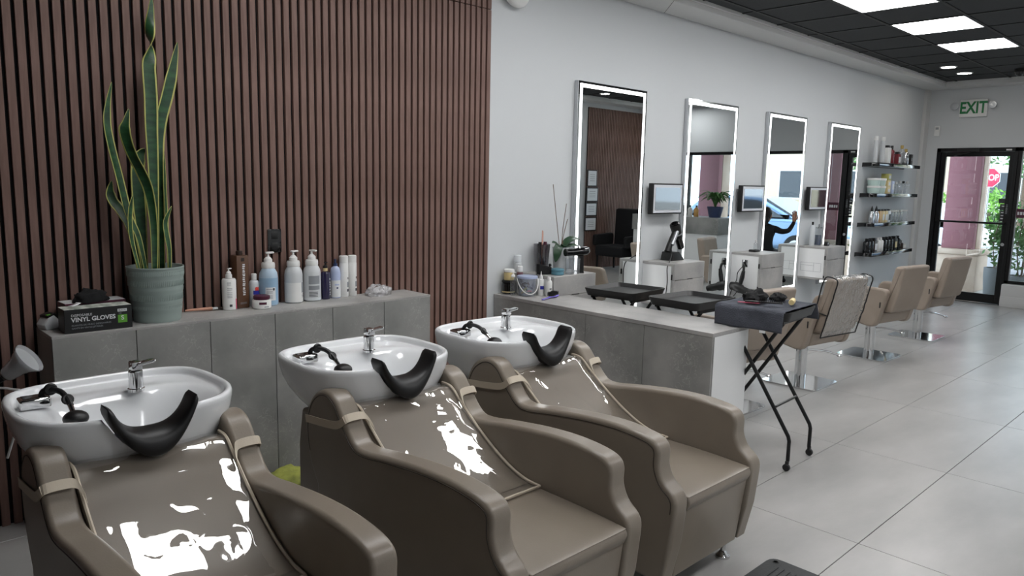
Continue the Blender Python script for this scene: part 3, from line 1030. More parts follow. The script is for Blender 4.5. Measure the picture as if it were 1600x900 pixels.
# clear cover on one backrest with black piping
def chair_cover(label, x, y, turn=R(-9)):
    t = thing('chair_back_cover', label, 'chair cover', (x, y, 0), turn, group='clear covers on styling chairs')
    hw_ = 0.229
    prof = cr([(-0.215, 0.50), (-0.243, 0.66), (-0.275, 0.82), (-0.30, 0.880), (-0.34, 0.885), (-0.388, 0.866), (-0.382, 0.80), (-0.335, 0.60), (-0.292, 0.43)], 8)
    n = len(prof)-1
    def fn(u, v):
        p = prof[int(round(v*n))]
        xx = -hw_+2*hw_*u
        w_ = noise.noise(Vector((xx*14, p.x*16, p.y*14)))*0.009
        return (xx, p.x-abs(w_) if p.x < -0.33 else p.x+0.3*w_, p.y+(0.3*w_ if p.y > 0.86 else 0))
    MB().grid(fn, 30, n).build('sheet', 'clear_sheet_fine', t, smooth=180)
    for s in (0, 1):
        MB().tube([fn(s, v/n) for v in range(n+1)], 0.005, 6).build('piping', 'black_plastic', t)
    MB().tube([fn(u/12, 1) for u in range(13)], 0.005, 6).build('piping', 'black_plastic', t)
    for s in (-1, 1):
        pts = [(s*hw_, -0.31+0.02*0, 0.60), (s*hw_, -0.42, 0.60)]
        MB().tube([(s*(hw_-0.001), -0.238, 0.615), (s*(hw_+0.004), -0.29, 0.61), (s*(hw_-0.001), -0.335, 0.60)], 0.005, 6).build('side_tie', 'black_plastic', t)
    return t
chair_cover('crinkled clear plastic cover with black piping on a styling chair back', *SC[1])

# ================================================================== mirrors, screens, cabinets
MX0, MDX, MW, MZ0, MZ1 = 0.85, 1.432, 0.835, 0.42, 2.262
MORD = ['first', 'second', 'third', 'fourth']
def mirror(label):
    t = thing('led_mirror', label, 'mirror', (0, 0, 0), group='tall lit wall mirrors')
    MB().bb(0, MW, -0.036, -0.002, MZ0, MZ1).build('frame', 'silver_frame', t, bevel=0.002, bseg=1)
    MB().bb(0.003, MW-0.003, -0.040, -0.0362, MZ0+0.003, MZ1-0.003).build('glass', 'mirror', t, smooth=0)
    e, k, y0, y1 = 0.020, 0.027, -0.0412, -0.0401
    MB().bb(e, e+k, y0, y1, MZ0+e, MZ1-e).build('led_strip', 'led', t, smooth=0)
    MB().bb(MW-e-k, MW-e, y0, y1, MZ0+e, MZ1-e).build('led_strip', 'led', t, smooth=0)
    MB().bb(e+k, MW-e-k, y0, y1, MZ0+e, MZ0+e+k).build('led_strip', 'led', t, smooth=0)
    MB().bb(e+k, MW-e-k, y0, y1, MZ1-e-k, MZ1-e).build('led_strip', 'led', t, smooth=0)
    return t
m0 = mirror('tall mirror with lit white border nearest the slatted wall')
m0.location = (MX0, 0, 0)
for i, l in enumerate(('tall mirror with lit white border, second from the slatted wall', 'tall mirror with lit white border, third from the slatted wall', 'tall mirror with lit white border beside the black shelves')):
    dup(m0, (MX0+MDX*(i+1), 0, 0), label=l)

def screen(label):
    t = thing('wall_screen', label, 'screen', (0, 0, 1.405), group='small framed wall screens')
    MB().bb(0, 0.432, -0.075, -0.03, -0.128, 0.128).bb(0.12, 0.31, -0.03, -0.001, -0.06, 0.06).build('housing', 'black_plastic', t, bevel=0.003)
    MB().bb(0.012, 0.420, -0.0765, -0.0752, -0.116, 0.116).build('bezel', 'mat_board', t, smooth=0)
    MB().bb(0.034, 0.398, -0.0785, -0.0767, -0.094, 0.094).build('panel', 'screen', t, smooth=0)
    return t
s0 = screen('black framed small screen between the first and second mirror')
s0.location.x = 1.775
dup(s0, (3.217, 0, 1.405), label='black framed small screen between the second and third mirror')
dup(s0, (4.662, 0, 1.405), label='black framed small screen between the third and fourth mirror')

CZ0, CZ1, CD, CW = 0.53, 0.888, 0.318, 0.44
def cabinet(label):
    t = thing('station_cabinet', label, 'cabinet', (0, 0, 0), group='styling station cabinets')
    b = MB()
    b.bb(0, CW, -CD+0.012, -0.002, CZ1-0.022, CZ1).bb(0, CW, -CD+0.012, -0.002, CZ0, CZ0+0.02)
    b.bb(0, 0.018, -CD+0.012, -CD+0.030, CZ0+0.02, CZ1-0.022).bb(0.02, CW, -0.02, -0.002, CZ0+0.02, CZ1-0.022).bb(CW-0.018, CW, -CD+0.012, -0.02, CZ0+0.02, CZ1-0.022)
    b.build('carcass', 'concrete_light', t, bevel=0.0015, bseg=1)
    MB().bb(0.002, 0.017, -CD+0.031, -0.003, CZ0+0.021, CZ1-0.023).build('side_panel', 'white_lam', t, bevel=0.001, bseg=1)
    d1 = MB().bb(0.001, CW-0.001, -CD-0.006, -CD+0.011, CZ1-0.135, CZ1-0.001).build('drawer', 'concrete_light', t, bevel=0.0015, bseg=1)
    d2 = MB().bb(0.001, CW-0.001, -CD-0.006, -CD+0.011, CZ0, CZ1-0.139).build('drawer', 'concrete_light', t, bevel=0.0015, bseg=1)
    MB().bb(CW*0.42, CW*0.60, -CD-0.0075, -CD-0.0062, CZ1-0.139, CZ1-0.133).build('handle', 'black_plastic', d1, smooth=0)
    MB().bb(-0.0035, -0.0005, -CD+0.014, -CD+0.028, CZ1-0.135, CZ1-0.09).build('hinge', 'black_plastic', d1, smooth=0)
    MB().bb(-0.0035, -0.0005, -CD+0.014, -CD+0.028, CZ0+0.02, CZ0+0.05).build('hinge', 'black_plastic', d2, smooth=0)
    return t
c0 = cabinet('grey wall cabinet at the end of the half wall, under the orchid')
c0.location.x = 0.342
CBX = [0.342, 1.777, 3.217, 4.662]
for x, l in zip(CBX[1:], ('grey and white wall cabinet holding the upright hair dryer', 'grey and white wall cabinet with a dryer hanging on its side', 'grey and white wall cabinet next to the fourth mirror')):
    dup(c0, (x, 0, 0), label=l)
# faint printed notice on the side of the last cabinet
t = thing('printed_notice', 'faint outlined notice sticker on the white side of the last cabinet', 'sticker', (CBX[3]+0.0015, -0.15, 0.66))
for (y0, y1, z0, z1) in ((-0.11, 0.12, 0.048, 0.05), (-0.11, 0.12, -0.045, -0.043), (-0.11, -0.108, -0.045, 0.05), (0.118, 0.12, -0.045, 0.05), (-0.03, 0.12, 0.018, 0.02), (-0.03, -0.028, -0.045, 0.05)):
    MB().bb(-0.001, -0.0002, y0, y1, z0, z1).build('line', 'ink_light', t, smooth=0)

# outlets on cabinet sides + hanging dryer on the third
def outlet(label, x, z=0.79):
    t = thing('cabinet_outlet', label, 'socket', (x, -0.15, z), group='outlets on the cabinet sides')
    MB().bb(-0.005, -0.0002, -0.03, 0.03, -0.035, 0.035).build('plate', 'steel', t, bevel=0.002)
    MB().bb(-0.0065, -0.0051, -0.016, 0.016, -0.016, 0.016).build('socket', 'black_plastic', t, bevel=0.001)
outlet('small metal outlet on the side of the third cabinet', CBX[2]+0.0018)
t = thing('hanging_dryer', 'black hair dryer hanging from the outlet on the third cabinet', 'hair dryer', (CBX[2]-0.065, -0.16, 0))
MB().tube(cr([(0.05, 0.012, 0.775), (0.03, 0.0, 0.76), (0.02, -0.005, 0.70)], 4), [0.012]*8+[0.014], 10).build('plug', 'black_plastic', t)
MB().tube([(0.02, -0.005, 0.72), (0.02, 0.005, 0.66), (0.015, 0.02, 0.58)], [0.016, 0.022, 0.018], 12).build('handle', 'black_plastic', t)
MB().tube(cr([(0.015, 0.11, 0.565), (0.01, 0.06, 0.565), (0.0, -0.02, 0.54), (0.0, -0.12, 0.51)], 4), [0.04]*4+[0.045]*4+[0.036]*3+[0.028]*2, 16).build('barrel', 'black_plastic', t, smooth=60)
MB().tube(cr([(0.045, 0.02, 0.76), (0.03, 0.06, 0.70), (0.03, 0.07, 0.62), (0.0, 0.10, 0.52), (0.0, 0.11, 0.44), (0.02, 0.06, 0.50), (0.0, 0.03, 0.58)], 6), 0.004, 6).build('cord', 'black_plastic', t)

# ================================================================== black shelves
SHZ = [1.845, 1.470, 1.105, 0.735]
SHN = ['top', 'second', 'third', 'lowest']
s1 = thing('floating_shelf', 'black floating shelf, topmost of four, holding tall cans', 'shelf', (0, 0, SHZ[0]), group='black floating shelves')
MB().bb(6.20, 7.62, -0.21, -0.002, -0.045, 0).build('board', 'black_gloss', s1, bevel=0.003)
MB().bb(6.20, 7.62, -0.012, -0.002, -0.052, -0.0455).build('bracket', 'black_metal', s1, smooth=0)
for z, l in zip(SHZ[1:], ('black floating shelf, second from the top, holding pale tubs', 'black floating shelf, third from the top, holding clear bottles', 'black floating shelf, lowest of four, holding dark bottles')):
    dup(s1, (0, 0, z), label=l)

def lathes(name, label, cat, loc, parts, group=None, seg=20, rotz=0, sx=1.0, sy=1.0):
    t = thing(name, label, cat, loc, rotz, group)
    for pn, prof, m in parts:
        MB().lathe(prof, seg=seg, sx=sx, sy=sy).build(pn, m, t, smooth=40)
    return t
def cylp(r, z0, z1, e=0.004):
    return [(0, z0), (r-e, z0), (r, z0+e), (r, z1-e), (r-e, z1), (0, z1)]
def bot(r, h, neck=0.35, sh=0.72):
    return [(0, 0), (r-0.003, 0), (r, 0.004), (r, h*sh), (r*0.92, h*(sh+0.06)), (r*0.55, h*(sh+0.16)), (r*neck, h*(sh+0.2)), (r*neck, h*0.96), (0, h*0.96)]
G1 = 'products on the top black shelf'
def sbottle(x, shelf, name, label, r, h, m, cap='black_plastic', y=-0.11, caph=None, lab=None, sq=False):
    loc = (x, y, SHZ[shelf]+0.0005)
    ch = caph if caph else h*0.18
    g = 'products on the %s black shelf' % SHN[shelf]
    if sq:
        t = thing(name, label, 'bottle', loc, 0, g)
        MB().bb(-r, r, -r*0.8, r*0.8, 0, h-ch).build('body', m, t, bevel=0.005)
        MB().bb(-r*0.7, r*0.7, -r*0.6, r*0.6, h-ch+0.0005, h).build('cap', cap, t, bevel=0.004)
    else:
        t = lathes(name, label, 'bottle', loc, [('body', [(0, 0), (r-0.003, 0), (r, 0.004), (r, (h-ch)*0.85), (r*0.8, (h-ch)*0.95), (r*0.5, h-ch), (0, h-ch)], m), ('cap', cylp(r*0.48, h-ch+0.0005, h, 0.002), cap)], g, 16)
    if lab:
        if sq:
            MB().bb(-r*0.8, r*0.8, -r*0.8-0.0012, -r*0.8-0.0004, h*0.15, h*0.6).build('label', lab, t, smooth=0)
        else:
            MB().lathe([(r+0.0006, h*0.15), (r+0.0006, h*0.55)], seg=16).build('label', lab, t)
    return t
lathes('spray_can', 'tall silver grey can at the left end of the top shelf', 'can', (6.32, -0.10, SHZ[0]+.0005), [('body', cylp(0.028, 0, 0.27), 'greyclear'), ('cap', cylp(0.025, 0.2705, 0.32), 'white_plastic')], G1)
lathes('spray_can', 'tall silver grey can second from the left on the top shelf', 'can', (6.49, -0.12, SHZ[0]+.0005), [('body', cylp(0.028, 0, 0.27), 'greyclear'), ('cap', cylp(0.025, 0.2705, 0.32), 'white_plastic')], G1)
sbottle(6.66, 0, 'product_bottle', 'white square bottle with black cap on the top shelf', 0.05, 0.225, 'white_plastic', caph=0.03, sq=True)
sbottle(6.83, 0, 'product_bottle', 'tall wine red bottle with black cap on the top shelf', 0.035, 0.23, 'redglass', caph=0.05)
sbottle(7.04, 0, 'product_bottle', 'short dark red bottle on the top shelf', 0.04, 0.16, 'redglass', lab='white_label', sq=True)
sbottle(7.18, 0, 'product_bottle', 'clear bottle with golden cap on the top shelf', 0.04, 0.25, 'glass_jar', cap='gold')
sbottle(7.33, 0, 'product_bottle', 'chrome look bottle near the right end of the top shelf', 0.042, 0.21, 'steel', cap='gold')
t = thing('product_box', 'black carton at the right end of the top shelf', 'box', (7.49, -0.11, SHZ[0]+.0005), 0, G1)
MB().bb(-0.035, 0.035, -0.03, 0.03, 0, 0.145).build('body', 'carton_black', t, bevel=0.002)
MB().bb(-0.02, 0.02, -0.0312, -0.0304, 0.06, 0.10).build('label', 'ink_light', t, smooth=0)
G2 = 'products on the second black shelf'
for i, (x, z, l) in enumerate(((6.33, 0, 'pale green tub, lower left of the stacked four'), (6.52, 0, 'pale green tub, lower right of the stacked four'), (6.33, 0.094, 'pale green tub, upper left of the stacked four'), (6.52, 0.094, 'pale green tub, upper right of the stacked four'))):
    lathes('mask_tub', l, 'tub', (x, -0.11, SHZ[1]+.0005+z), [('body', [(0, 0), (0.066, 0), (0.074, 0.066), (0, 0.066)], 'pale_green'), ('lid', cylp(0.078, 0.0665, 0.092, 0.003), 'white_plastic')], G2, 20)
for k, (z, l) in enumerate(((0, 'golden carton at the bottom of the small stack on the second shelf'), (0.083, 'golden carton in the middle of the small stack on the second shelf'), (0.166, 'yellow green carton on top of the small stack on the second shelf'))):
    t = thing('product_box', l, 'box', (6.70, -0.12, SHZ[1]+.0005+z), 0, G2)
    MB().bb(-0.05, 0.05, -0.045, 0.045, 0, 0.0815).build('body', 'cream' if k < 2 else 'leaf_yellow', t, bevel=0.002)
    MB().bb(-0.03, 0.03, -0.0462, -0.0454, 0.02, 0.06).build('label', 'white_label', t, smooth=0)
t = thing('product_box', 'lilac carton beside the golden stack on the second shelf', 'box', (6.85, -0.12, SHZ[1]+.0005), 0, G2)
MB().bb(-0.04, 0.04, -0.04, 0.04, 0, 0.16).build('body', 'lilac', t, bevel=0.002)
MB().bb(-0.025, 0.025, -0.0412, -0.0404, 0.05, 0.12).build('label', 'white_label', t, smooth=0)
for k, x in enumerate((6.98, 7.08, 7.22, 7.35, 7.48)):
    sbottle(x, 1, 'glass_bottle', 'small clear bottle on the second shelf, %s from its right end' % ['fifth', 'fourth', 'third', 'second', 'first'][k], 0.036, 0.15 if k < 2 else 0.165, 'glass_jar', cap='white_plastic' if k != 3 else 'black_plastic')
for k, x in enumerate((6.30, 6.44)):
    G3 = 'products on the third black shelf'
    lathes('applicator_bottle', 'silver bottle with black pointed nozzle on the third shelf, %s of two' % ['left', 'right'][k], 'bottle', (x, -0.13, SHZ[2]+.0005), [('body', [(0, 0), (0.034, 0), (0.036, 0.1), (0.02, 0.145), (0, 0.145)], 'steel'), ('nozzle', [(0.016, 0.1455), (0.016, 0.165), (0.006, 0.2), (0, 0.215)], 'black_plastic')], G3, 16)
for k, (x, m) in enumerate(((6.57, 'amber'), (6.67, 'cream'), (6.77, 'cream'))):
    sbottle(x, 2, 'product_bottle', '%s bottle with black cap on the third shelf' % ['amber brown', 'cream coloured labelled', 'pale cream'][k], 0.040, 0.165, m, caph=0.022, sq=True, lab='white_label' if k else None)
sbottle(6.88, 2, 'product_bottle', 'bottle with a black square label on the third shelf', 0.038, 0.165, 'milky', caph=0.022, sq=True, lab='ink')
for k, x in enumerate((7.0, 7.1, 7.2, 7.31)):
    sbottle(x, 2, 'glass_bottle', 'clear bottle on the third shelf, %s of the clear four' % ['first from the left', 'second from the left', 'third from the left', 'last'][k], 0.038, 0.15, 'glass_jar', cap='offwhite_plastic', sq=True)
t = lathes('glass_jar', 'clear lidded jar at the right end of the third shelf', 'jar', (7.46, -0.11, SHZ[2]+.0005), [('body', cylp(0.05, 0, 0.13), 'glass_jar'), ('lid', cylp(0.046, 0.1305, 0.15, 0.003), 'white_plastic')], 'products on the third black shelf')
W4 = [(6.28, 'dark_glass', None), (6.385, 'dark_glass', None), (6.50, 'dark_brown', 'white_label'), (6.61, 'white_plastic', None), (6.71, 'white_plastic', None), (6.82, 'dark_glass', None), (6.93, 'dark_glass', None), (7.05, 'dark_glass', None), (7.19, 'carton_black', 'cream'), (7.32, 'dark_glass', None), (7.43, 'dark_brown', None)]
L4 = ['dark bottle at the left end of the lowest shelf', 'dark bottle second from the left on the lowest shelf', 'brown bottle with white label on the lowest shelf', 'white bottle on the lowest shelf, left of the pair', 'white bottle on the lowest shelf, right of the pair', 'dark bottle just right of the white pair on the lowest shelf', 'dark bottle in the middle right of the lowest shelf', 'dark bottle left of the one with a cream label on the lowest shelf', 'black bottle with cream label on the lowest shelf', 'dark bottle right of the cream labelled one on the lowest shelf', 'short dark brown bottle near the right end of the lowest shelf']
for k, ((x, m, lb_), l) in enumerate(zip(W4, L4)):
    sbottle(x, 3, 'product_bottle', l, 0.044, 0.175 if k < 10 else 0.11, m, lab=lb_, caph=0.03, sq=k in (2, 8), cap='black_plastic' if m != 'white_plastic' else 'white_plastic')
lathes('cream_pot', 'tiny white pot at the right end of the lowest shelf', 'pot', (7.55, -0.11, SHZ[3]+.0005), [('body', cylp(0.035, 0, 0.04), 'white_plastic'), ('lid', cylp(0.036, 0.0405, 0.055, 0.003), 'offwhite_plastic')], 'products on the lowest black shelf')

# ================================================================== things on the tiled ledge
def ribbon(pts, width, name, parent, mats=('leaf_green', 'leaf_yellow'), twist=None, face=(0, -1, 0)):
    """long leaf: centre strip with pale margins"""
    P = cr(pts, 5)
    n = len(P)
    vs, fs, mi = [], [], []
    for i, p in enumerate(P):
        t = i/(n-1)
        tg = (P[min(i+1, n-1)]-P[max(i-1, 0)]).normalized()
        fz = Vector(face)
        side = tg.cross(fz).normalized()
        if twist:
            a = twist(t)
            side = Matrix.Rotation(a, 3, tg) @ side
        nrm = side.cross(tg)
        wd_ = width*(0.5+0.5*min(1, t*3))*min(1.0, (1-t)*4.0+0.03)**0.8
        for c, dz in ((-1, 0.006), (-0.78, 0.004), (0, 0), (0.78, 0.004), (1, 0.006)):
            vs.append(p+side*c*wd_/2+nrm*dz*(wd_/0.05))
    for i in range(n-1):
        for c in range(4):
            fs.append((i*5+c, i*5+c+1, (i+1)*5+c+1, (i+1)*5+c))
            mi.append(0 if c in (1, 2) else 1)
    b = MB()
    b.v, b.f, b.mi = [tuple(v) for v in vs], fs, mi
    o = b.build(name, list(mats), parent, smooth=180)
    sm = o.modifiers.new('thickness', 'SOLIDIFY')
    sm.thickness = 0.002
    return o

# snake plant
pc = Vector((-2.155, -0.160, ZL))
pl_ = thing('potted_snake_plant', 'tall variegated snake plant in a ribbed grey green pot', 'plant', pc)
pr = [(0, 0.0), (0.098, 0.0), (0.100, 0.004)]
for k in range(1, 25):
    z = 0.004+0.236*k/24
    r = 0.100+0.020*(z/0.24)
    ridge = 0.0016 if k in (5, 6, 8, 9, 14, 15, 21, 22) else 0
    pr.append((r+ridge, z))
pr += [(0.1215, 0.243), (0.1215, 0.250), (0.115, 0.250), (0.112, 0.225), (0, 0.225)]
MB().lathe(pr, seg=64).build('pot', 'pot_green', pl_, smooth=25)
for z0, z1 in ((0.062, 0.075), (0.10, 0.128), (0.165, 0.19), (0.212, 0.232)):
    rb = MB()
    for k in range(90):
        a = 2*PI*k/90
        zc = (z0+z1)/2
        r = 0.100+0.020*(zc/0.24)+0.0006
        rb.box((r*math.cos(a), r*math.sin(a), zc), (0.0022, 0.0026, z1-z0), rot=Matrix.Rotation(a, 3, 'Z'))
    tag(rb.build('ribbing', 'pot_green', pl_, smooth=0), kind='stuff')
MB().lathe([(0, 0.226), (0.08, 0.227), (0.1115, 0.226)], seg=32).build('soil', 'soil', pl_)
LV = [
 ([(-2.151, -0.15, 1.08), (-2.145, -0.15, 1.355), (-2.142, -0.15, 1.55), (-2.142, -0.15, 1.725), (-2.139, -0.15, 1.854), (-2.141, -0.15, 1.969), (-2.140, -0.15, 2.002), (-2.131, -0.15, 2.073), (-2.131, -0.15, 2.14), (-2.119, -0.15, 2.223), (-2.113, -0.15, 2.29)], 0.060, lambda t: PI*max(0, min(1, (t-0.62)/0.26))),
 ([(-2.115, -0.12, 1.08), (-2.112, -0.12, 1.383), (-2.109, -0.12, 1.629), (-2.092, -0.12, 1.758), (-2.059, -0.12, 1.874), (-2.026, -0.12, 2.005), (-2.001, -0.12, 2.118)], 0.058, lambda t: 0.2),
 ([(-2.200, -0.17, 1.08), (-2.225, -0.17, 1.238), (-2.262, -0.17, 1.341), (-2.293, -0.17, 1.51), (-2.319, -0.17, 1.646), (-2.329, -0.17, 1.739), (-2.32, -0.17, 1.82), (-2.3, -0.17, 1.907)], 0.042, lambda t: 0.5),
 ([(-2.169, -0.19, 1.08), (-2.163, -0.19, 1.3), (-2.176, -0.19, 1.445), (-2.201, -0.19, 1.526), (-2.228, -0.19, 1.586), (-2.250, -0.19, 1.648), (-2.262, -0.19, 1.708), (-2.256, -0.19, 1.743), (-2.243, -0.19, 1.799)], 0.050, lambda t: -0.9*math.sin(t*PI)),
 ([(-2.094, -0.14, 1.08), (-2.094, -0.14, 1.236), (-2.094, -0.14, 1.354), (-2.094, -0.14, 1.499), (-2.088, -0.14, 1.626)], 0.036, lambda t: 0.9),
 ([(-2.215, -0.13, 1.08), (-2.245, -0.13, 1.27), (-2.282, -0.13, 1.356), (-2.310, -0.13, 1.398), (-2.321, -0.13, 1.44), (-2.31, -0.13, 1.49)], 0.050, lambda t: 0.4),
 ([(-2.235, -0.20, 1.08), (-2.262, -0.2, 1.219), (-2.268, -0.2, 1.303), (-2.262, -0.2, 1.373), (-2.249, -0.2, 1.428)], 0.034, lambda t: 0.7),
 ([(-2.105, -0.19, 1.08), (-2.107, -0.2, 1.183), (-2.116, -0.2, 1.256), (-2.117, -0.2, 1.314), (-2.086, -0.2, 1.38)], 0.032, lambda t: 0.5),
 ([(-2.190, -0.12, 1.08), (-2.196, -0.12, 1.268), (-2.201, -0.12, 1.412), (-2.201, -0.12, 1.526), (-2.189, -0.12, 1.597), (-2.163, -0.12, 1.635)], 0.062, lambda t: 0.1)]
for pts, wd_, tw in LV:
    ribbon([Vector(p)-pc for p in pts], wd_, 'leaf', pl_, twist=tw)

# glove boxes and what lies on them
gb = thing('glove_box', 'black carton of vinyl gloves with green size label on the ledge', 'box', (-2.427, -0.222, ZL))
MB().bb(-0.13, 0.13, -0.05, 0.05, 0, 0.10).build('carton', 'carton_black', gb, bevel=0.0015, bseg=1)
MB().bb(-0.129, 0.129, -0.049, 0.049, 0.1002, 0.1012).build('top_print', 'carton_top', gb, smooth=0)
text('DISPOSABLE', 0.0145, 'white_label', gb, (-0.105, -0.0505, 0.074), FACE_Y, 'LEFT')
text('VINYL GLOVES', 0.0255, 'white_label', gb, (-0.105, -0.0505, 0.055), FACE_Y, 'LEFT', bold=0.0007)
text('GUANTES DE VINILO DESECHABLES', 0.0094, 'ink_light', gb, (-0.105, -0.0505, 0.032), FACE_Y, 'LEFT')
text('GANTS EN VINYLE JETABLES', 0.0094, 'ink_light', gb, (-0.105, -0.0505, 0.020), FACE_Y, 'LEFT')
MB().bb(0.073, 0.110, -0.0508, -0.0501, 0.074, 0.086).build('label', 'white_label', gb, smooth=0)
text('BLACK', 0.0095, 'ink', gb, (0.0915, -0.0511, 0.080), FACE_Y)
MB().bb(0.073, 0.110, -0.0508, -0.0501, 0.026, 0.060).build('label', 'green_label', gb, smooth=0)
text('S', 0.026, 'white_label', gb, (0.0915, -0.0511, 0.046), FACE_Y, bold=0.0006)
text('100', 0.008, 'ink_light', gb, (0.082, -0.0505, 0.066), FACE_Y)
t = thing('flat_carton', 'maroon and white flat carton behind the glove box', 'box', (-2.415, -0.104, ZL), R(3))
MB().bb(-0.115, 0.128, -0.052, 0.052, 0, 0.108).build('carton', 'maroon', t, bevel=0.0015, bseg=1)
MB().bb(-0.113, 0.126, -0.05, 0.05, 0.1082, 0.1092).build('top_print', 'white_label', t, smooth=0)
def lump(name, label, cat, loc, r, sc, m, seed=0, amp=0.35, fr_=2.2, part='cloth', base=True):
    t = thing(name, label, cat, loc)
    b = MB().ball((0, 0, 0), 1.0, 28, 18)
    vs = []
    for v in b.v:
        p = Vector(v)
        k = 1+amp*noise.noise(p*fr_+Vector((seed, seed*2, 0)))+0.4*amp*noise.noise(p*fr_*2.7+Vector((0, seed, 9)))
        q = Vector((p.x*k*sc[0]*r, p.y*k*sc[1]*r, p.z*k*sc[2]*r))
        vs.append(q)
    if base:
        zmin = -0.35*sc[2]*r
        vs = [Vector((q.x, q.y, max(q.z, zmin)-zmin)) for q in vs]
    b.v = [tuple(q) for q in vs]
    b.build(part, m, t, smooth=60)
    return t
lump('glove_pile', 'crumpled black gloves lying on top of the glove boxes', 'gloves', (-2.425, -0.150, ZL+0.1097), 0.052, (1.25, 0.75, 0.75), 'cloth_black', 3)
t = thing('paper_strip', 'small white paper lying on the glove box', 'paper', (-2.50, -0.20, ZL+0.1016), R(25))
MB().grid(lambda u, v: (-0.02+0.04*u, -0.014+0.028*v, 0.004+0.010*u*u), 6, 2).build('sheet', 'paper', t)
t.children[0].modifiers.new('th', 'SOLIDIFY').thickness = 0.0008
t = thing('clip_dispenser', 'small crumpled grey packet at the left end of the ledge', 'packet', (-2.578, -0.10, ZL), R(20))
MB().prism([(-0.028, 0), (0.022, 0), (0.030, 0.035), (0.008, 0.060), (-0.016, 0.052), (-0.036, 0.022)], -0.03, 0.03, 'y').build('packet', 'greyclear', t, bevel=0.004)
MB().prism([(-0.020, 0.050), (0.010, 0.0605), (0.032, 0.036), (0.036, 0.042), (0.012, 0.070), (-0.020, 0.060)], -0.028, 0.028, 'y').build('flap', 'carton_black', t, bevel=0.002)
MB().box((-0.012, -0.02, 0.0625), (0.018, 0.012, 0.006)).build('label', 'green_label', t, bevel=0.001)
t = thing('tint_brush', 'wooden handled brush lying on the ledge behind the plant pot', 'brush', (-1.92, -0.070, ZL), R(-8))
MB().tube(cr([(-0.075, 0, 0.010), (-0.02, 0, 0.012), (0.05, 0, 0.010)], 5), [0.004, 0.005, 0.006, 0.006, 0.006, 0.007, 0.007, 0.008, 0.008, 0.009, 0.009], 10).build('handle', 'wood_pink', t)
MB().box((0.063, 0, 0.011), (0.026, 0.020, 0.010)).build('ferrule', 'greyclear', t, bevel=0.002)
MB().box((0.088, 0, 0.012), (0.024, 0.026, 0.008)).build('bristles', 'dark_brown', t, bevel=0.002)

def pump_head(parent, z, m, sc=1.0, turn=0.0):
    b = MB().lathe([(0.022*sc, z), (0.022*sc, z+0.016*sc), (0.013*sc, z+0.026*sc), (0.007*sc, z+0.030*sc), (0.005*sc, z+0.046*sc), (0, z+0.046*sc)], seg=18)
    h = MB().box((0.010*sc, 0, z+0.050*sc), (0.046*sc, 0.018*sc, 0.010*sc))
    p1 = b.build('pump', m, parent)
    p2 = h.build('nozzle', m, p1, bevel=0.004*sc)
    p2.rotation_euler = (0, 0, turn)
    return p1
def big_pump(label, x, body, low=None, lab=None, turn=0.0, y=-0.083):
    t = thing('pump_bottle', label, 'bottle', (x, y, ZL), group='pump bottles on the ledge')
    r = 0.047
    MB().lathe([(0, 0), (r-0.006, 0), (r, 0.006), (r, 0.15), (r*0.94, 0.17), (r*0.72, 0.189), (r*0.66, 0.194), (0, 0.194)], seg=32).build('bottle', body, t, smooth=40)
    if low:
        MB().lathe([(r+0.0006, 0.008), (r+0.0006, low[1])], seg=32).build('content', low[0], t)
    MB().lathe([(0.033, 0.1945), (0.034, 0.20), (0.034, 0.216), (0.031, 0.224), (0.0, 0.224)], seg=24).build('collar', 'white_plastic', t)
    pump_head(t, 0.2245, 'white_plastic', 0.98, turn)
    return t
def arc_label(parent, r, a0, a1, z0, z1, m, name='label', seg=10):
    MB().grid(lambda u, v: (r*math.cos(R(a0+(a1-a0)*u)), r*math.sin(R(a0+(a1-a0)*u)), z0+(z1-z0)*v), seg, 1).build(name, m, parent)

t = thing('pump_bottle', 'slim white pump bottle with pink strip, leftmost of the bottles', 'bottle', (-1.790, -0.095, ZL), group='pump bottles on the ledge')
MB().lathe([(0, 0), (0.031, 0), (0.034, 0.004), (0.034, 0.148), (0.030, 0.156), (0.0, 0.157)], seg=28).build('bottle', 'white_plastic', t)
MB().lathe(cylp(0.016, 0.1572, 0.178, 0.002), seg=18).build('collar', 'white_plastic', t)
pump_head(t, 0.178, 'white_plastic', 0.55, 0.4)
arc_label(t, 0.0345, -55, -25, 0.004, 0.056, 'pink_label')
arc_label(t, 0.0345, -112, -90, 0.018, 0.030, 'ink')
for z in (0.064, 0.072, 0.080, 0.088, 0.102, 0.110, 0.126, 0.132, 0.138):
    arc_label(t, 0.0345, -128, -88 if z < 0.12 else -96, z, z+0.0022, 'ink_light', 'print')
t = thing('tall_tin', 'tall brown square bottle with worn white vertical print', 'bottle', (-1.722, -0.070, ZL), R(6))
MB().bb(-0.032, 0.032, -0.030, 0.030, 0, 0.268).build('body', 'brown_tin', t, bevel=0.004)
MB().lathe(cylp(0.017, 0.2685, 0.29, 0.003), seg=18).build('cap', 'dark_brown', t)
for i in range(17):                                   # worn white vertical print, no longer legible
    z = 0.066+i*0.0096
    MB().bb(-0.002+0.001*math.sin(i*2.1), 0.0105+0.0015*math.sin(i*1.3), -0.0308, -0.0302, z, z+0.0060+0.0015*math.sin(i*2.7)).build('print', 'white_label', t, smooth=0)
MB().bb(-0.009, 0.009, -0.0312, -0.0303, 0.238, 0.256).build('emblem', 'dark_brown', t, smooth=0)
for z in (0.022, 0.028):
    MB().bb(-0.018, 0.018, -0.0308, -0.0302, z, z+0.002).build('print', 'ink_light', t, smooth=0)
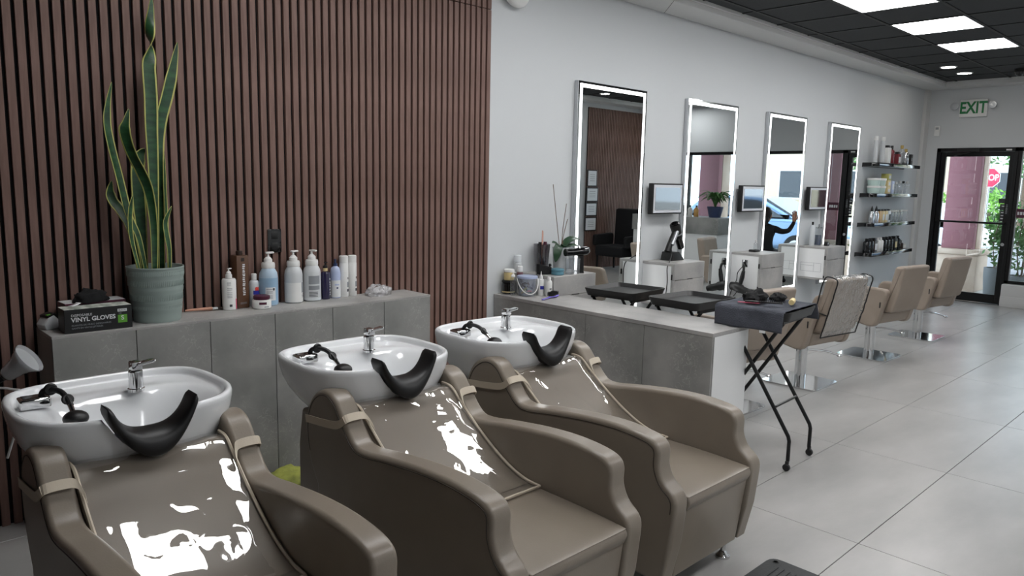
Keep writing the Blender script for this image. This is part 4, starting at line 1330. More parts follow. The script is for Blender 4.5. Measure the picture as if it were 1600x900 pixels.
t = lathes('small_bottle', 'small white bottle with red heart over a blue shape', 'bottle', (-1.645, -0.062, ZL), [('bottle', [(0, 0), (0.024, 0), (0.026, 0.004), (0.026, 0.115), (0.023, 0.128), (0.014, 0.135), (0, 0.135)], 'milky'), ('cap', cylp(0.014, 0.1352, 0.168, 0.003), 'white_plastic')])
arc_label(t, 0.0264, -125, -45, 0.062, 0.082, 'blue_ink')
arc_label(t, 0.0264, -118, -62, 0.082, 0.090, 'white_label')
hb = MB()
for a_, z_ in ((-92, 0.0), (-72, 0.0)):
    hb.grid(lambda u, v: (0.0268*math.cos(R(a_-12+24*u)), 0.0268*math.sin(R(a_-12+24*u)), 0.082+0.020*v*(0.65+0.35*math.sin(PI*u))), 6, 3)
hb.build('heart', 'heart_red', t)
t = thing('cream_jar', 'low white jar with dark maroon lid in front of the bottles', 'jar', (-1.648, -0.152, ZL))
MB().lathe([(0, 0), (0.042, 0), (0.047, 0.005), (0.047, 0.040), (0.043, 0.046), (0, 0.046)], seg=32).build('jar', 'white_plastic', t)
MB().lathe(cylp(0.041, 0.0463, 0.066, 0.003), seg=32).build('lid', 'maroon', t)
arc_label(t, 0.0475, -130, -85, 0.024, 0.036, 'maroon')
arc_label(t, 0.0475, -100, -70, 0.010, 0.014, 'ink_light', 'print')
t = big_pump('large pump bottle with light blue liquid and pale label', -1.577, 'blue_soap', ('blue_soap2', 0.146), y=-0.085)
arc_label(t, 0.0482, -135, -72, 0.030, 0.098, 'white_label')
for z in (0.04, 0.047, 0.054, 0.068, 0.075, 0.086):
    arc_label(t, 0.0485, -130, -92, z, z+0.0025, 'ink_light', 'print')
arc_label(t, 0.0486, -90, -78, 0.082, 0.094, 'ink', 'emblem')
t = big_pump('large pump bottle filled with white cream, next to the blue one', -1.435, 'greyclear', ('white_plastic', 0.110), turn=0.3)
arc_label(t, 0.0482, -62, -18, 0.055, 0.11, 'ink_light')
for z in (0.03, 0.038, 0.046):
    arc_label(t, 0.0482, -60, -25, z, z+0.003, 'ink', 'print')
t = big_pump('large pump bottle of clear liquid with a grey label', -1.327, 'greyclear', ('milky', 0.02), turn=-1.2)
arc_label(t, 0.0480, -140, -65, 0.095, 0.140, 'ink_light')
arc_label(t, 0.0480, -140, -65, 0.064, 0.086, 'ink_light')
for z in (0.026, 0.034, 0.042, 0.050):
    arc_label(t, 0.0480, -138, -80, z, z+0.003, 'ink', 'print')
t = thing('pump_bottle', 'dark purple bottle with black pump and white side print', 'bottle', (-1.243, -0.078, ZL), group='pump bottles on the ledge')
MB().lathe([(0, 0), (0.023, 0), (0.026, 0.004), (0.026, 0.138), (0.021, 0.150), (0.012, 0.154), (0, 0.154)], seg=28).build('bottle', 'purple_dark', t)
MB().lathe(cylp(0.0125, 0.1542, 0.172, 0.002), seg=18).build('collar', 'cream', t)
pump_head(t, 0.172, 'black_plastic', 0.6, 0.5)
for z in (0.022, 0.034, 0.050, 0.066, 0.078, 0.090, 0.108):
    arc_label(t, 0.0264, -62, -36, z, z+0.007, 'white_label', 'print', 5)
t = thing('spray_bottle', 'pale lilac bottle with dark blue cap and flower print', 'bottle', (-1.178, -0.072, ZL))
MB().lathe([(0, 0), (0.026, 0), (0.029, 0.004), (0.029, 0.140), (0.024, 0.166), (0.012, 0.178), (0, 0.178)], seg=28).build('bottle', 'lilac', t)
MB().lathe([(0.012, 0.1782), (0.012, 0.192), (0.006, 0.196), (0.006, 0.216), (0, 0.218)], seg=16).build('cap', 'navy', t)
MB().lathe([(0.0294, 0.006), (0.0294, 0.10)], seg=28).build('label', 'white_label', t)
arc_label(t, 0.0297, -125, -75, 0.072, 0.080, 'lilac', 'print')
arc_label(t, 0.0297, -108, -88, 0.054, 0.062, 'navy', 'emblem')
for i, (x, y, r) in enumerate(((-1.120, -0.066, 0.026), (-1.064, -0.064, 0.0245))):
    t = thing('spray_can', 'tall plain white can, %s of the pair on the ledge' % ['left', 'right'][i], 'can', (x, y, ZL), group='white cans on the ledge')
    MB().lathe([(0, 0), (r-0.002, 0), (r, 0.003), (r, 0.188), (r-0.001, 0.190), (0, 0.190)], seg=28).build('can', 'white_plastic', t)
    MB().lathe([(r-0.001, 0.1905), (r-0.0005, 0.228), (r-0.005, 0.233), (0, 0.233)], seg=28).build('cap', 'white_plastic', t)
    arc_label(t, r+0.0004, -80, -40, 0.03, 0.045, 'ink', 'print')
    arc_label(t, r+0.0004, -80, -45, 0.055, 0.085, 'ink_light', 'print')
    arc_label(t, r+0.0004, -70, -50, 0.10, 0.112, 'ink', 'print')
lump('plastic_bag', 'crumpled clear plastic bag near the right end of the ledge', 'bag', (-0.935, -0.135, ZL), 0.062, (1.3, 0.8, 0.75), 'bag_plastic', 11, 0.45, 2.6, 'bag')

# lamp head at the left edge behind the first basin
t = thing('steamer_lamp', 'grey translucent lamp head on a dark arm at the left edge', 'lamp', (-2.93, -0.78, 0))
ax = Vector((0.62, -0.35, 0.55)).normalized()
Mq = Vector((0, 0, 1)).rotation_difference(ax).to_matrix()
hc = Vector((0.095, 0.0, 0.850))
MB().lathe([(0.016, -0.03), (0.026, -0.015), (0.030, 0.01), (0.034, 0.030), (0.046, 0.052), (0.057, 0.072), (0.056, 0.074), (0.046, 0.056)], c=hc, M=Mq, seg=28).build('shade', 'lens_plastic', t, smooth=60)
MB().lathe([(0, 0.060), (0.035, 0.059), (0.050, 0.063)], c=hc, M=Mq, seg=28).build('diffuser', 'grey_lens', t)
MB().ball(hc+ax*0.03, 0.016).build('bulb', 'offwhite_plastic', t)
MB().tube(cr([hc-ax*0.02, hc-ax*0.10, Vector((-0.03, -0.03, 0.70)), Vector((-0.04, -0.03, 0.40)), Vector((-0.04, -0.03, 0.03))], 6), 0.014, 10).build('arm', 'black_plastic', t)
MB().ball(hc-ax*0.12+Vector((0.0, 0, -0.03)), 0.042, sc=(1, 0.8, 1)).build('joint', 'white_plastic', t)
MB().tube(cr([hc-ax*0.09, hc-ax*0.02+Vector((0.01, 0, -0.05)), hc+Vector((0.03, 0, -0.10)), hc+Vector((-0.03, 0, -0.3))], 6), 0.004, 6).build('cord', 'white_plastic', t)
MB().lathe([(0, 0), (0.13, 0), (0.13, 0.015), (0.03, 0.035), (0, 0.035)], c=(-0.04, -0.03, 0), seg=28).build('foot', 'black_plastic', t)
t = lathes('cleaner_canister', 'white and blue canister on the floor at the left edge', 'canister', (-2.935, -0.36, 0), [('body', cylp(0.07, 0, 0.26), 'white_plastic'), ('cap', cylp(0.035, 0.2605, 0.31), 'blue_soap2')])
lump('cleaning_cloth', 'yellow green cloth on the floor between the first and second wash chair', 'cloth', (-1.70, -0.44, 0.0), 0.13, (1.3, 0.7, 0.5), 'yellow_green', 5, 0.4, 2.0)

# ================================================================== things on the half wall
def pz(x, y):
    return (x, y, ZP)
lathes('hair_mask_jar', 'black jar at the wall end of the half wall', 'jar', pz(0.175, -0.055), [('jar', cylp(0.046, 0, 0.078), 'black_gloss'), ('lid', cylp(0.047, 0.0785, 0.094, 0.003), 'black_plastic'), ('print', [(0.0465, 0.014), (0.0465, 0.020)], 'cream')])
lathes('hair_mask_jar', 'cream jar with white lid standing on the black jar', 'jar', (0.178, -0.055, ZP+0.0945), [('jar', cylp(0.036, 0, 0.055), 'cream'), ('lid', cylp(0.037, 0.0555, 0.076, 0.003), 'white_plastic')])
lathes('spray_can', 'silver grey spray can behind the stacked jars', 'can', pz(0.268, -0.045), [('can', cylp(0.027, 0, 0.21), 'greyclear'), ('cap', cylp(0.0255, 0.2105, 0.262), 'milky'), ('band', [(0.0275, 0.15), (0.0275, 0.158)], 'silver_frame')])
lathes('product_bottle', 'white bottle with mauve band and white cap beside the stacked jars', 'bottle', pz(0.240, -0.098), [('bottle', cylp(0.022, 0, 0.112), 'white_plastic'), ('band', cylp(0.022, 0.1125, 0.150), 'mauve'), ('cap', cylp(0.019, 0.1505, 0.193), 'white_plastic')])
t = thing('clip_bucket', 'clear plastic bucket with white handle holding hair clips', 'bucket', pz(0.222, -0.188))
MB().lathe([(0, 0.0), (0.054, 0.0), (0.056, 0.003), (0.066, 0.115), (0.070, 0.117), (0.070, 0.135), (0.066, 0.135), (0.064, 0.118), (0.0535, 0.005), (0, 0.004)], seg=36).build('tub', 'clear_plastic', t, smooth=40)
MB().lathe([(0.0705, 0.119), (0.072, 0.121), (0.072, 0.133), (0.0705, 0.135)], seg=36).build('rim', 'lilac', t)
a_ = Vector((-0.45, -0.89, 0)).normalized()
s_ = Vector((0.89, -0.45, 0)).normalized()
MB().tube([s_*(0.0735*math.cos(k*PI/16))+a_*(0.006+0.078*math.sin(k*PI/16)*0.9)+Vector((0, 0, 0.118-0.10*math.sin(k*PI/16))) for k in range(17)], 0.0035, 6).build('handle', 'white_plastic', t)
CLIPL = ['black hair clip at the very bottom of the clear bucket', 'cream hair clip low in the clear bucket', 'pink hair clip in the clear bucket', 'black hair clip below the yellow one in the clear bucket', 'yellow green hair clip in the clear bucket', 'navy hair clip in the clear bucket', 'black hair clip under the steel one in the clear bucket', 'steel hair clip in the clear bucket', 'maroon hair clip near the top of the clear bucket', 'black hair clip on top of the pile in the clear bucket']
cols = ['black_plastic', 'cream', 'pink_label', 'black_plastic', 'leaf_yellow', 'navy', 'black_plastic', 'steel', 'maroon', 'black_plastic']
for k in range(10):
    a2 = k*2.4
    c_ = thing('hair_clip', CLIPL[k], 'clip', (0.222+0.022*math.cos(a2), -0.188+0.022*math.sin(a2), ZP+0.016+0.007*k), a2, group='hair clips in the bucket')
    MB().box((0, 0, 0), (0.040, 0.007, 0.006), rot=Matrix.Rotation(0.5*math.sin(k*1.7), 3, 'Y')).build('jaw', cols[k], c_, bevel=0.001)
    MB().box((0.004, 0, 0.006), (0.030, 0.006, 0.004), rot=Matrix.Rotation(0.5*math.sin(k*1.7)+0.15, 3, 'Y')).build('lever', cols[k], c_, bevel=0.001)
t = lathes('pump_bottle', 'clear pump dispenser behind the clip bucket', 'bottle', pz(0.150, -0.124), [('bottle', cylp(0.018, 0, 0.125), 'glass_jar')])
pump_head(t, 0.1255, 'white_plastic', 0.62, -0.4)
t = lathes('applicator_bottle', 'white applicator bottle with pointed nozzle and blue print', 'bottle', pz(0.308, -0.236), [('bottle', [(0, 0), (0.021, 0), (0.022, 0.003), (0.022, 0.100), (0.018, 0.110), (0.010, 0.113), (0, 0.113)], 'white_plastic'), ('nozzle', [(0.0115, 0.1132), (0.0115, 0.128), (0.005, 0.140), (0.002, 0.164), (0, 0.165)], 'white_plastic')])
arc_label(t, 0.0225, -150, -70, 0.042, 0.066, 'blue_ink')
t = lathes('applicator_bottle', 'plain white bottle right of the pointed applicator', 'bottle', pz(0.318, -0.302), [('bottle', [(0, 0), (0.021, 0), (0.022, 0.003), (0.022, 0.092), (0.017, 0.106), (0.011, 0.109), (0, 0.109)], 'white_plastic'), ('cap', cylp(0.0125, 0.1092, 0.132, 0.002), 'white_plastic')])
arc_label(t, 0.0225, -125, -80, 0.048, 0.056, 'ink', 'print')
t = thing('hair_brush', 'purple paddle hair brush lying on the half wall', 'brush', pz(0.255, -0.375), R(20))
MB().tube(cr([(-0.125, 0, 0.009), (-0.06, 0, 0.009), (-0.01, 0, 0.010), (0.04, 0, 0.010), (0.09, 0, 0.010), (0.112, 0, 0.010)], 4), [0.009]*5+[0.010]*4+[0.014, 0.019, 0.023, 0.025, 0.026, 0.027, 0.027, 0.026, 0.024, 0.021, 0.016, 0.006], 12, flat=0.34).build('handle', 'purple', t, smooth=60)
br = MB()
for i in range(14):
    for j in range(6):
        x_ = -0.005+0.1*i/13
        y_ = -0.018+0.036*j/5
        br.cyl((x_, y_, 0.016), (x_+0.002, y_, 0.040+0.004*math.sin(i)), 0.0014, 4)
tag(br.build('bristles', 'black_plastic', t, smooth=0), kind='stuff')
MB().ball((0.045, 0, 0.016), 0.05, sc=(1.05, 0.42, 0.22)).build('cushion', 'black_plastic', t)

# ================================================================== things on the first cabinet
Z8 = CZ1
t = thing('tool_cup', 'smoked clear cup holding combs and brushes', 'cup', (0.475, -0.075, Z8))
MB().lathe([(0, 0.0), (0.040, 0.0), (0.042, 0.004), (0.060, 0.20), (0.058, 0.20), (0.040, 0.006), (0, 0.006)], seg=32).build('cup', 'smoke_plastic', t, smooth=40)
cmb = thing('comb', 'pink toothed comb sticking out of the smoked cup', 'comb', (0.468, -0.083, Z8+0.012), 0.2)
MB().bb(-0.004, 0.004, -0.002, 0.002, 0, 0.285).build('spine', 'wood_pink', cmb, bevel=0.001, bseg=1)
tb = MB()
for k in range(16):
    tb.bb(0.004, 0.016, -0.0012, 0.0012, 0.20+k*0.005, 0.2025+k*0.005)
tag(tb.build('teeth', 'wood_pink', cmb, smooth=0), kind='stuff')
for k, (dx, dy, h, m, l) in enumerate(((0.015, -0.012, 0.205, 'maroon', 'dark red brush handle in the smoked cup'), (0.000, 0.016, 0.20, 'black_plastic', 'black brush handle at the back of the smoked cup'), (-0.014, 0.008, 0.19, 'black_plastic', 'black comb handle at the left of the smoked cup'), (0.020, 0.014, 0.185, 'maroon', 'short wine red tint brush in the smoked cup'))):
    b_ = thing('tint_brush', l, 'brush', (0.475+dx, -0.075+dy, Z8+0.012), k*1.1)
    MB().tube(cr([(0, 0, 0), (0.003, 0, h*0.4), (0.006, 0, h)], 3), [0.005, 0.006, 0.007, 0.010, 0.014, 0.015, 0.012], 8).build('handle', m, b_)
    MB().box((0.003, 0, h*0.45), (0.004, 0.020, h*0.3)).build('head', m, b_, bevel=0.001)
t = thing('zip_pouch', 'black zip pouch left of the smoked cup', 'pouch', (0.390, -0.175, Z8), R(-12))
MB().rprism(rpoly([(-0.045, 0.0), (0.06, 0.0), (0.062, 0.05), (-0.048, 0.078)], 0.01), -0.02, 0.02, 0.008, 'y').build('pouch', 'cloth_black', t)
MB().ball((0.048, -0.012, 0.064), 0.011).build('pompom', 'cloth_black', t)
t = lathes('wax_tin', 'flat blue round tin in front of the smoked cup', 'tin', (0.462, -0.245, Z8), [('tin', cylp(0.044, 0, 0.026), 'teal'), ('lid', cylp(0.045, 0.0262, 0.043, 0.003), 'teal')])
oc = Vector((0.620, -0.120, Z8))
t = thing('potted_orchid', 'orchid without flowers in a grey ridged pot', 'plant', oc)
MB().lathe([(0, 0), (0.045, 0), (0.047, 0.003), (0.058, 0.170), (0.060, 0.176), (0.055, 0.176), (0.052, 0.150), (0, 0.150)], seg=36).build('pot', 'greyclear', t, smooth=30)
MB().lathe([(0, 0.151), (0.05, 0.1512)], seg=24).build('soil', 'soil', t)
for k, (p, wd_) in enumerate((([(0.0, 0, 0.15), (0.05, -0.02, 0.215), (0.11, -0.03, 0.235), (0.17, -0.035, 0.225)], 0.062), ([(0, 0, 0.15), (-0.03, -0.02, 0.19), (-0.065, -0.03, 0.15), (-0.085, -0.035, 0.075)], 0.06), ([(0, 0, 0.15), (-0.02, 0.03, 0.20), (-0.04, 0.045, 0.205)], 0.05), ([(0, 0, 0.15), (0.04, -0.03, 0.18), (0.085, -0.055, 0.188), (0.12, -0.07, 0.18)], 0.055), ([(0, 0, 0.15), (0.0, -0.035, 0.185), (-0.03, -0.065, 0.190)], 0.045))):
    ribbon([Vector(q) for q in p], wd_, 'leaf', t, mats=('leaf_orchid', 'leaf_orchid'), face=(0.1, -0.35, 0.93))
for p in ([(-0.005, 0, 0.15), (-0.05, 0.0, 0.38), (-0.10, -0.005, 0.62)], [(0.01, 0, 0.15), (0.02, 0.0, 0.30), (0.045, -0.005, 0.485)], [(0.01, 0, 0.17), (0.03, 0.0, 0.26), (0.062, -0.005, 0.375)], [(0.0, -0.02, 0.15), (0.0, -0.02, 0.22)]):
    MB().tube(cr(p, 5) if len(p) > 2 else p, 0.0026, 6).build('stem', 'bark', t)
for k, (x_, y_) in enumerate(((0.548, -0.276), (0.610, -0.280))):
    lathes('glass_jar', 'small clear glass on the first cabinet, %s of two' % ['left', 'right'][k], 'glass', (x_, y_, Z8), [('glass', [(0, 0), (0.026, 0), (0.028, 0.003), (0.030, 0.110), (0.0285, 0.110), (0.026, 0.008), (0, 0.008)], 'glass_jar'), ('base', [(0, 0.0082), (0.025, 0.0082), (0.025, 0.012), (0, 0.012)], 'glass_jar')])
t = thing('heat_gun_dryer', 'glossy black pistol shaped dryer standing on its handle', 'hair dryer', (0.672, -0.272, Z8), R(-22))
MB().rprism(rpoly([(-0.026, 0.0), (0.026, 0.0), (0.020, 0.012), (0.016, 0.125), (-0.016, 0.125), (-0.018, 0.012)], 0.006), -0.014, 0.014, 0.005, 'y').build('handle', 'black_plastic', t)
MB().tube([(-0.125, 0, 0.148), (-0.115, 0, 0.148), (-0.06, 0, 0.150), (0.0, 0, 0.154), (0.045, 0, 0.160), (0.062, 0, 0.164)], [0.023, 0.026, 0.026, 0.032, 0.030, 0.018], 18).build('barrel', 'black_gloss', t, smooth=60)
MB().lathe([(0.024, 0), (0.027, 0.004), (0.027, 0.012)], c=(-0.128, 0, 0.148), M=Matrix.Rotation(PI/2, 3, 'Y'), seg=18).build('nozzle', 'black_plastic', t)
MB().tube(cr([(-0.02, -0.02, 0.178), (-0.025, -0.005, 0.196), (-0.02, 0.012, 0.190), (0.0, 0.02, 0.180)], 4), 0.005, 6).build('clip', 'steel', t)

# ================================================================== second cabinet: dryer in a stand
t = thing('dryer_stand', 'black hair dryer tilted in a tabletop stand on the second cabinet', 'hair dryer', (2.025, -0.115, Z8))
MB().prism([(-0.075, 0.0), (0.105, 0.0), (0.105, 0.012), (0.03, 0.072), (-0.055, 0.072)], -0.06, 0.06, 'y').build('base', 'black_plastic', t, bevel=0.006)
MB().tube([(-0.055, 0, 0.075), (-0.035, 0, 0.125), (0.03, 0, 0.235)], [0.030, 0.026, 0.022], 14).build('arm', 'black_plastic', t)
MB().tube([(-0.03, -0.024, 0.135), (0.035, -0.024, 0.245)], 0.016, 12).build('handle', 'silver_frame', t)
MB().tube([(0.028, 0, 0.305), (0.036, 0, 0.29), (0.075, 0, 0.215), (0.09, 0, 0.185)], [0.044, 0.046, 0.040, 0.036], 20).build('barrel', 'black_plastic', t, smooth=60)
MB().tube([(0.088, 0, 0.19), (0.135, 0, 0.105), (0.140, 0, 0.095)], [0.034, 0.030, 0.026], 18).build('nozzle', 'black_gloss', t)
MB().tube([(0.07, 0, 0.225), (0.074, 0, 0.217)], 0.045, 20).build('ring', 'silver_frame', t)
MB().tube([(0.028, 0, 0.306), (0.024, 0, 0.314)], [0.040, 0.034], 20).build('intake', 'black_gloss', t)
MB().tube(cr([(-0.05, -0.03, 0.10), (-0.10, -0.07, 0.06), (-0.20, -0.12, 0.005), (-0.258, -0.14, -0.04), (-0.262, -0.15, -0.16), (-0.262, -0.13, -0.30), (-0.255, -0.06, -0.37)], 6), 0.0045, 6).build('cord', 'black_plastic', t)

# third and fourth cabinet tops
t = thing('black_tray_box', 'small flat black box on the third cabinet', 'box', (3.44, -0.12, Z8))
MB().bb(-0.05, 0.05, -0.035, 0.035, 0, 0.018).build('box', 'black_plastic', t, bevel=0.003)
MB().bb(-0.048, 0.048, -0.033, 0.033, 0.0183, 0.024).build('lid', 'black_gloss', t, bevel=0.002)
lathes('glass_bottle', 'tiny clear bottle standing on the flat black box', 'bottle', (3.455, -0.12, Z8+0.0245), [('bottle', bot(0.018, 0.075), 'glass_jar'), ('cap', cylp(0.008, 0.0722, 0.09, 0.002), 'white_plastic')])
lathes('spray_bottle', 'white spray bottle with black top on the fourth cabinet', 'bottle', (4.795, -0.075, Z8), [('bottle', [(0, 0), (0.026, 0), (0.028, 0.003), (0.028, 0.20), (0.02, 0.225), (0.0, 0.227)], 'milky'), ('cap', cylp(0.011, 0.2272, 0.262, 0.003), 'black_plastic')])
lathes('disinfectant_jar', 'tall jar half filled with dark blue disinfectant', 'jar', (4.875, -0.11, Z8), [('jar', [(0, 0), (0.034, 0), (0.036, 0.003), (0.036, 0.19), (0.034, 0.19), (0.034, 0.005), (0, 0.005)], 'glass_jar'), ('liquid', cylp(0.0335, 0.0055, 0.115, 0.001), 'barbicide'), ('lid', cylp(0.038, 0.1905, 0.205, 0.003), 'steel'), ('knob', cylp(0.008, 0.2055, 0.235, 0.002), 'steel')])
t = thing('tape_dispenser', 'small black object in front of the blue jar', 'dispenser', (4.90, -0.20, Z8))
MB().rprism(rpoly([(-0.03, 0), (0.03, 0), (0.028, 0.03), (-0.005, 0.05), (-0.03, 0.035)], 0.008), -0.02, 0.02, 0.004, 'y').build('body', 'black_plastic', t)
MB().lathe(cylp(0.012, -0.022, 0.022, 0.001), c=(-0.008, 0, 0.026), M=Matrix.Rotation(PI/2, 3, 'X'), seg=16).build('roll', 'grey_lens', t)

# ================================================================== tray trolleys
def trolley(label, x, y, rz, zt=0.835, w_=0.43, d_=0.40):
    t = thing('tray_trolley', label, 'trolley', (x, y, 0), rz, group='black folding tray trolleys')
    b = MB()
    n = 36
    o_ = rpoly([(-w_/2, -d_/2), (w_/2, -d_/2), (w_/2, d_/2), (-w_/2, d_/2)], 0.05, 5)
    i_ = rpoly([(-w_/2+0.03, -d_/2+0.03), (w_/2-0.03, -d_/2+0.03), (w_/2-0.03, d_/2-0.03), (-w_/2+0.03, d_/2-0.03)], 0.04, 5)
    m_ = len(o_)
    rings = [[(p[0]*0.93, p[1]*0.93, zt-0.05) for p in o_], [(p[0], p[1], zt-0.004) for p in o_], [(p[0]*0.995, p[1]*0.995, zt) for p in o_], [(p[0]*0.965, p[1]*0.965, zt) for p in o_], [(p[0], p[1], zt-0.026) for p in i_]]
    vs = [p for r_ in rings for p in r_]
    fs = [(i*m_+k, i*m_+(k+1) % m_, (i+1)*m_+(k+1) % m_, (i+1)*m_+k) for i in range(4) for k in range(m_)]
    fs += [tuple(reversed(range(m_))), tuple(4*m_+k for k in range(m_))]
    b.add(vs, fs).build('tray', 'black_plastic', t, smooth=40)
    for sx in (-1, 1):
        xx = sx*0.152
        l1 = MB().tube([(xx, 0.155, zt-0.06), (xx, -0.235, 0.19), (xx, -0.242, 0.165), (xx, -0.242, 0.055)], 0.0105, 10)
        l1.build('leg', 'black_metal', t)
        xo = xx-sx*0.024
        l2 = MB().tube([(xo, -0.160, zt-0.06), (xo, 0.235, 0.19), (xo, 0.242, 0.165), (xo, 0.242, 0.055)], 0.0105, 10)
        l2.build('leg', 'black_metal', t)
        for (cx_, cy_) in ((xx, -0.242), (xo, 0.242)):
            c_ = MB().lathe(cylp(0.020, -0.009, 0.009, 0.003), c=(cx_+0.012*sx, cy_, 0.0205), M=Matrix.Rotation(PI/2, 3, 'Y'), seg=18).build('caster', 'rubber', t)
            MB().box((cx_+0.006*sx, cy_, 0.046), (0.026, 0.016, 0.020)).build('fork', 'black_plastic', c_, bevel=0.003)
    MB().cyl((-0.142, -0.15, 0.335), (0.142, -0.15, 0.335), 0.007, 8).build('crossbar', 'black_metal', t)
    for ya in (0.145, -0.17):
        MB().bb(-0.165, 0.165, ya, ya+0.02, zt-0.07, zt-0.051).build('tray_rail', 'black_metal', t, bevel=0.002, bseg=1)
    return t
trolley('empty black tray trolley behind the half wall, nearest the wall', 0.70, -0.652, R(4), 0.825)
trolley('empty black tray trolley behind the half wall, next to the towel covered one', 0.70, -1.180, R(-2), 0.830, 0.46, 0.37)
TX, TY, TZ = 0.585, -1.735, 0.865
trolley('black tray trolley at the end of the half wall, draped with a towel', TX, TY, R(4), TZ, 0.41, 0.42)
tw = thing('towel', 'dark grey towel draped over the tray trolley', 'towel', (TX, TY, TZ), R(4))
def towel(u, v):
    sx = -0.325+0.66*u
    y = -0.195+0.39*v
    half = 0.213
    if sx < -half:
        d = -half-sx
        x, z = -half-0.018-0.05*d, 0.006-d*0.98
    elif sx > half:
        d = sx-half
        x, z = half+0.02+0.35*d, 0.006-d*0.8
    else:
        x, z = sx, 0.006-0.012*max(0, 1-(abs(sx)/0.19)**4)*max(0, 1-(abs(y)/0.18)**4)
    k = noise.noise(Vector((sx*9, y*9, 1.3)))*0.006
    hang = max(0, abs(sx)-half)
    return (x+(k*1.8+0.008*math.sin(y*22))*min(1, hang*14)*(1 if sx > 0 else -1)*0.8, y*(1+0.06*k*10), z+abs(k)*(1 if hang == 0 else 0.1))
tb = MB().grid(towel, 56, 34).build('cloth', 'towel', tw, smooth=180)
tb.modifiers.new('th', 'SOLIDIFY').thickness = -0.003
MB().box((-0.246, -0.09, -0.108), (0.002, 0.032, 0.014)).build('care_label', 'white_label', tw, smooth=0)
zt2 = TZ+0.012
lump('glove_pile', 'crumpled black gloves lying on the towel', 'gloves', (TX+0.005, TY+0.075, zt2+0.001), 0.055, (1.5, 1.0, 0.8), 'cloth_black', 21, 0.45)
lump('glove_pile', 'second heap of black gloves on the towel, nearer the styling chairs', 'gloves', (TX+0.135, TY+0.0, zt2+0.001), 0.040, (1.2, 1.0, 0.8), 'cloth_black', 27, 0.45)
t = thing('vent_brush', 'black vent brush lying on the towel', 'brush', (TX-0.045, TY-0.045, zt2), R(-62))
MB().box((0, 0, 0.010), (0.13, 0.026, 0.008)).build('head', 'black_plastic', t, bevel=0.003)
bt = MB()
for k in range(13):
    for j in (-1, 0, 1):
        bt.cyl((-0.058+k*0.0096, j*0.008, 0.014), (-0.058+k*0.0096, j*0.010, 0.030), 0.0015, 4)
tag(bt.build('bristles', 'black_plastic', t, smooth=0), kind='stuff')
MB().tube([(-0.064, 0, 0.009), (-0.10, 0, 0.009), (-0.135, 0, 0.009)], [0.006, 0.0085, 0.006], 8).build('handle', 'black_plastic', t)
t = thing('rat_tail_comb', 'pink comb lying on the towel', 'comb', (TX-0.10, TY+0.055, zt2+0.002), R(-60))
MB().bb(-0.06, 0.06, -0.004, 0.004, 0, 0.004).build('spine', 'pink_label', t, bevel=0.001, bseg=1)
tb_ = MB()
for k in range(22):
    tb_.bb(-0.058+k*0.0052, -0.056+k*0.0052, -0.022, -0.004, 0.0005, 0.0035)
tag(tb_.build('teeth', 'pink_label', t, smooth=0), kind='stuff')
t = thing('tint_bottle', 'pale yellow bottle lying on its side on the towel', 'bottle', (TX+0.06, TY-0.12, zt2+0.017), R(20))
MB().lathe([(0, -0.05), (0.014, -0.05), (0.016, -0.046), (0.016, 0.035), (0.010, 0.042), (0, 0.042)], M=Matrix.Rotation(PI/2, 3, 'Y'), seg=18).build('bottle', 'cream', t)
MB().lathe(cylp(0.010, 0.0422, 0.066, 0.002), M=Matrix.Rotation(-PI/2, 3, 'Y') @ Matrix.Rotation(PI, 3, 'X'), seg=16).build('cap', 'white_plastic', t)

# black step mat on the floor at the lower edge
t = thing('foot_mat', 'black ribbed foot mat on the floor in front of the furthest wash chair', 'mat', (-0.80, -2.605, 0), R(0))
MB().rprism(rpoly([(-0.26, -0.20), (0.26, -0.20), (0.26, 0.20), (-0.26, 0.20)], 0.05), 0.0, 0.022, 0.006, 'z').build('slab', 'rubber_mat', t)
for k in range(13):
    MB().bb(-0.215+0.018, 0.19, -0.16+k*0.0245, -0.148+k*0.0245, 0.0222, 0.0255).build('rib', 'rubber_mat', t, bevel=0.0012, bseg=1)
MB().lathe([(0.014, 0.0222), (0.014, 0.0235), (0.010, 0.0235), (0.009, 0.0222)], c=(0.225, 0.165, 0), seg=20).build('eyelet', 'rubber', t)

# ================================================================== waiting corner (seen in the mirrors)
for k, (z0, z1, x0, x1) in enumerate(((1.463, 1.756, 6.73, 7.0), (1.195, 1.448, 6.72, 7.04), (0.942, 1.184, 6.71, 7.02), (0.677, 0.925, 6.70, 7.02))):
    t = thing('framed_certificate', 'black framed certificate on the slats, %s of the column seen in the first mirror' % ['topmost', 'second', 'third', 'lowest'][k], 'certificate', ((x0+x1)/2, YN+0.032, (z0+z1)/2), group='certificates on the slatted side wall')
    hx, hz = (x1-x0)/2, (z1-z0)/2
    MB().bb(-hx, hx, 0, 0.015, -hz, hz).build('frame', 'black_plastic', t, bevel=0.002, bseg=1)
    MB().bb(-hx+0.025, hx-0.025, 0.0152, 0.016, -hz+0.02, hz-0.02).build('sheet', 'paper', t, smooth=0)
    for j in range(4):
        MB().bb(-hx*0.5, hx*0.5, 0.0162, 0.0166, hz*0.4-j*hz*0.25, hz*0.4-j*hz*0.25+0.008).build('print', 'ink_light', t, smooth=0)
t = thing('reception_desk', 'grey topped white reception desk seen in the mirrors', 'desk', (7.0, 0, 0))
MB().bb(0, 0.55, -4.11, -2.50, 0, 0.76).build('body', 'white_lam', t, bevel=0.002, bseg=1)
MB().bb(-0.02, 0.57, -4.13, -2.48, 0.7605, 1.02).build('top', 'concrete', t, bevel=0.002, bseg=1)
MB().bb(-0.003, 0.0, -4.10, -2.51, 0.0, 0.08).build('plinth', 'concrete', t, smooth=0)
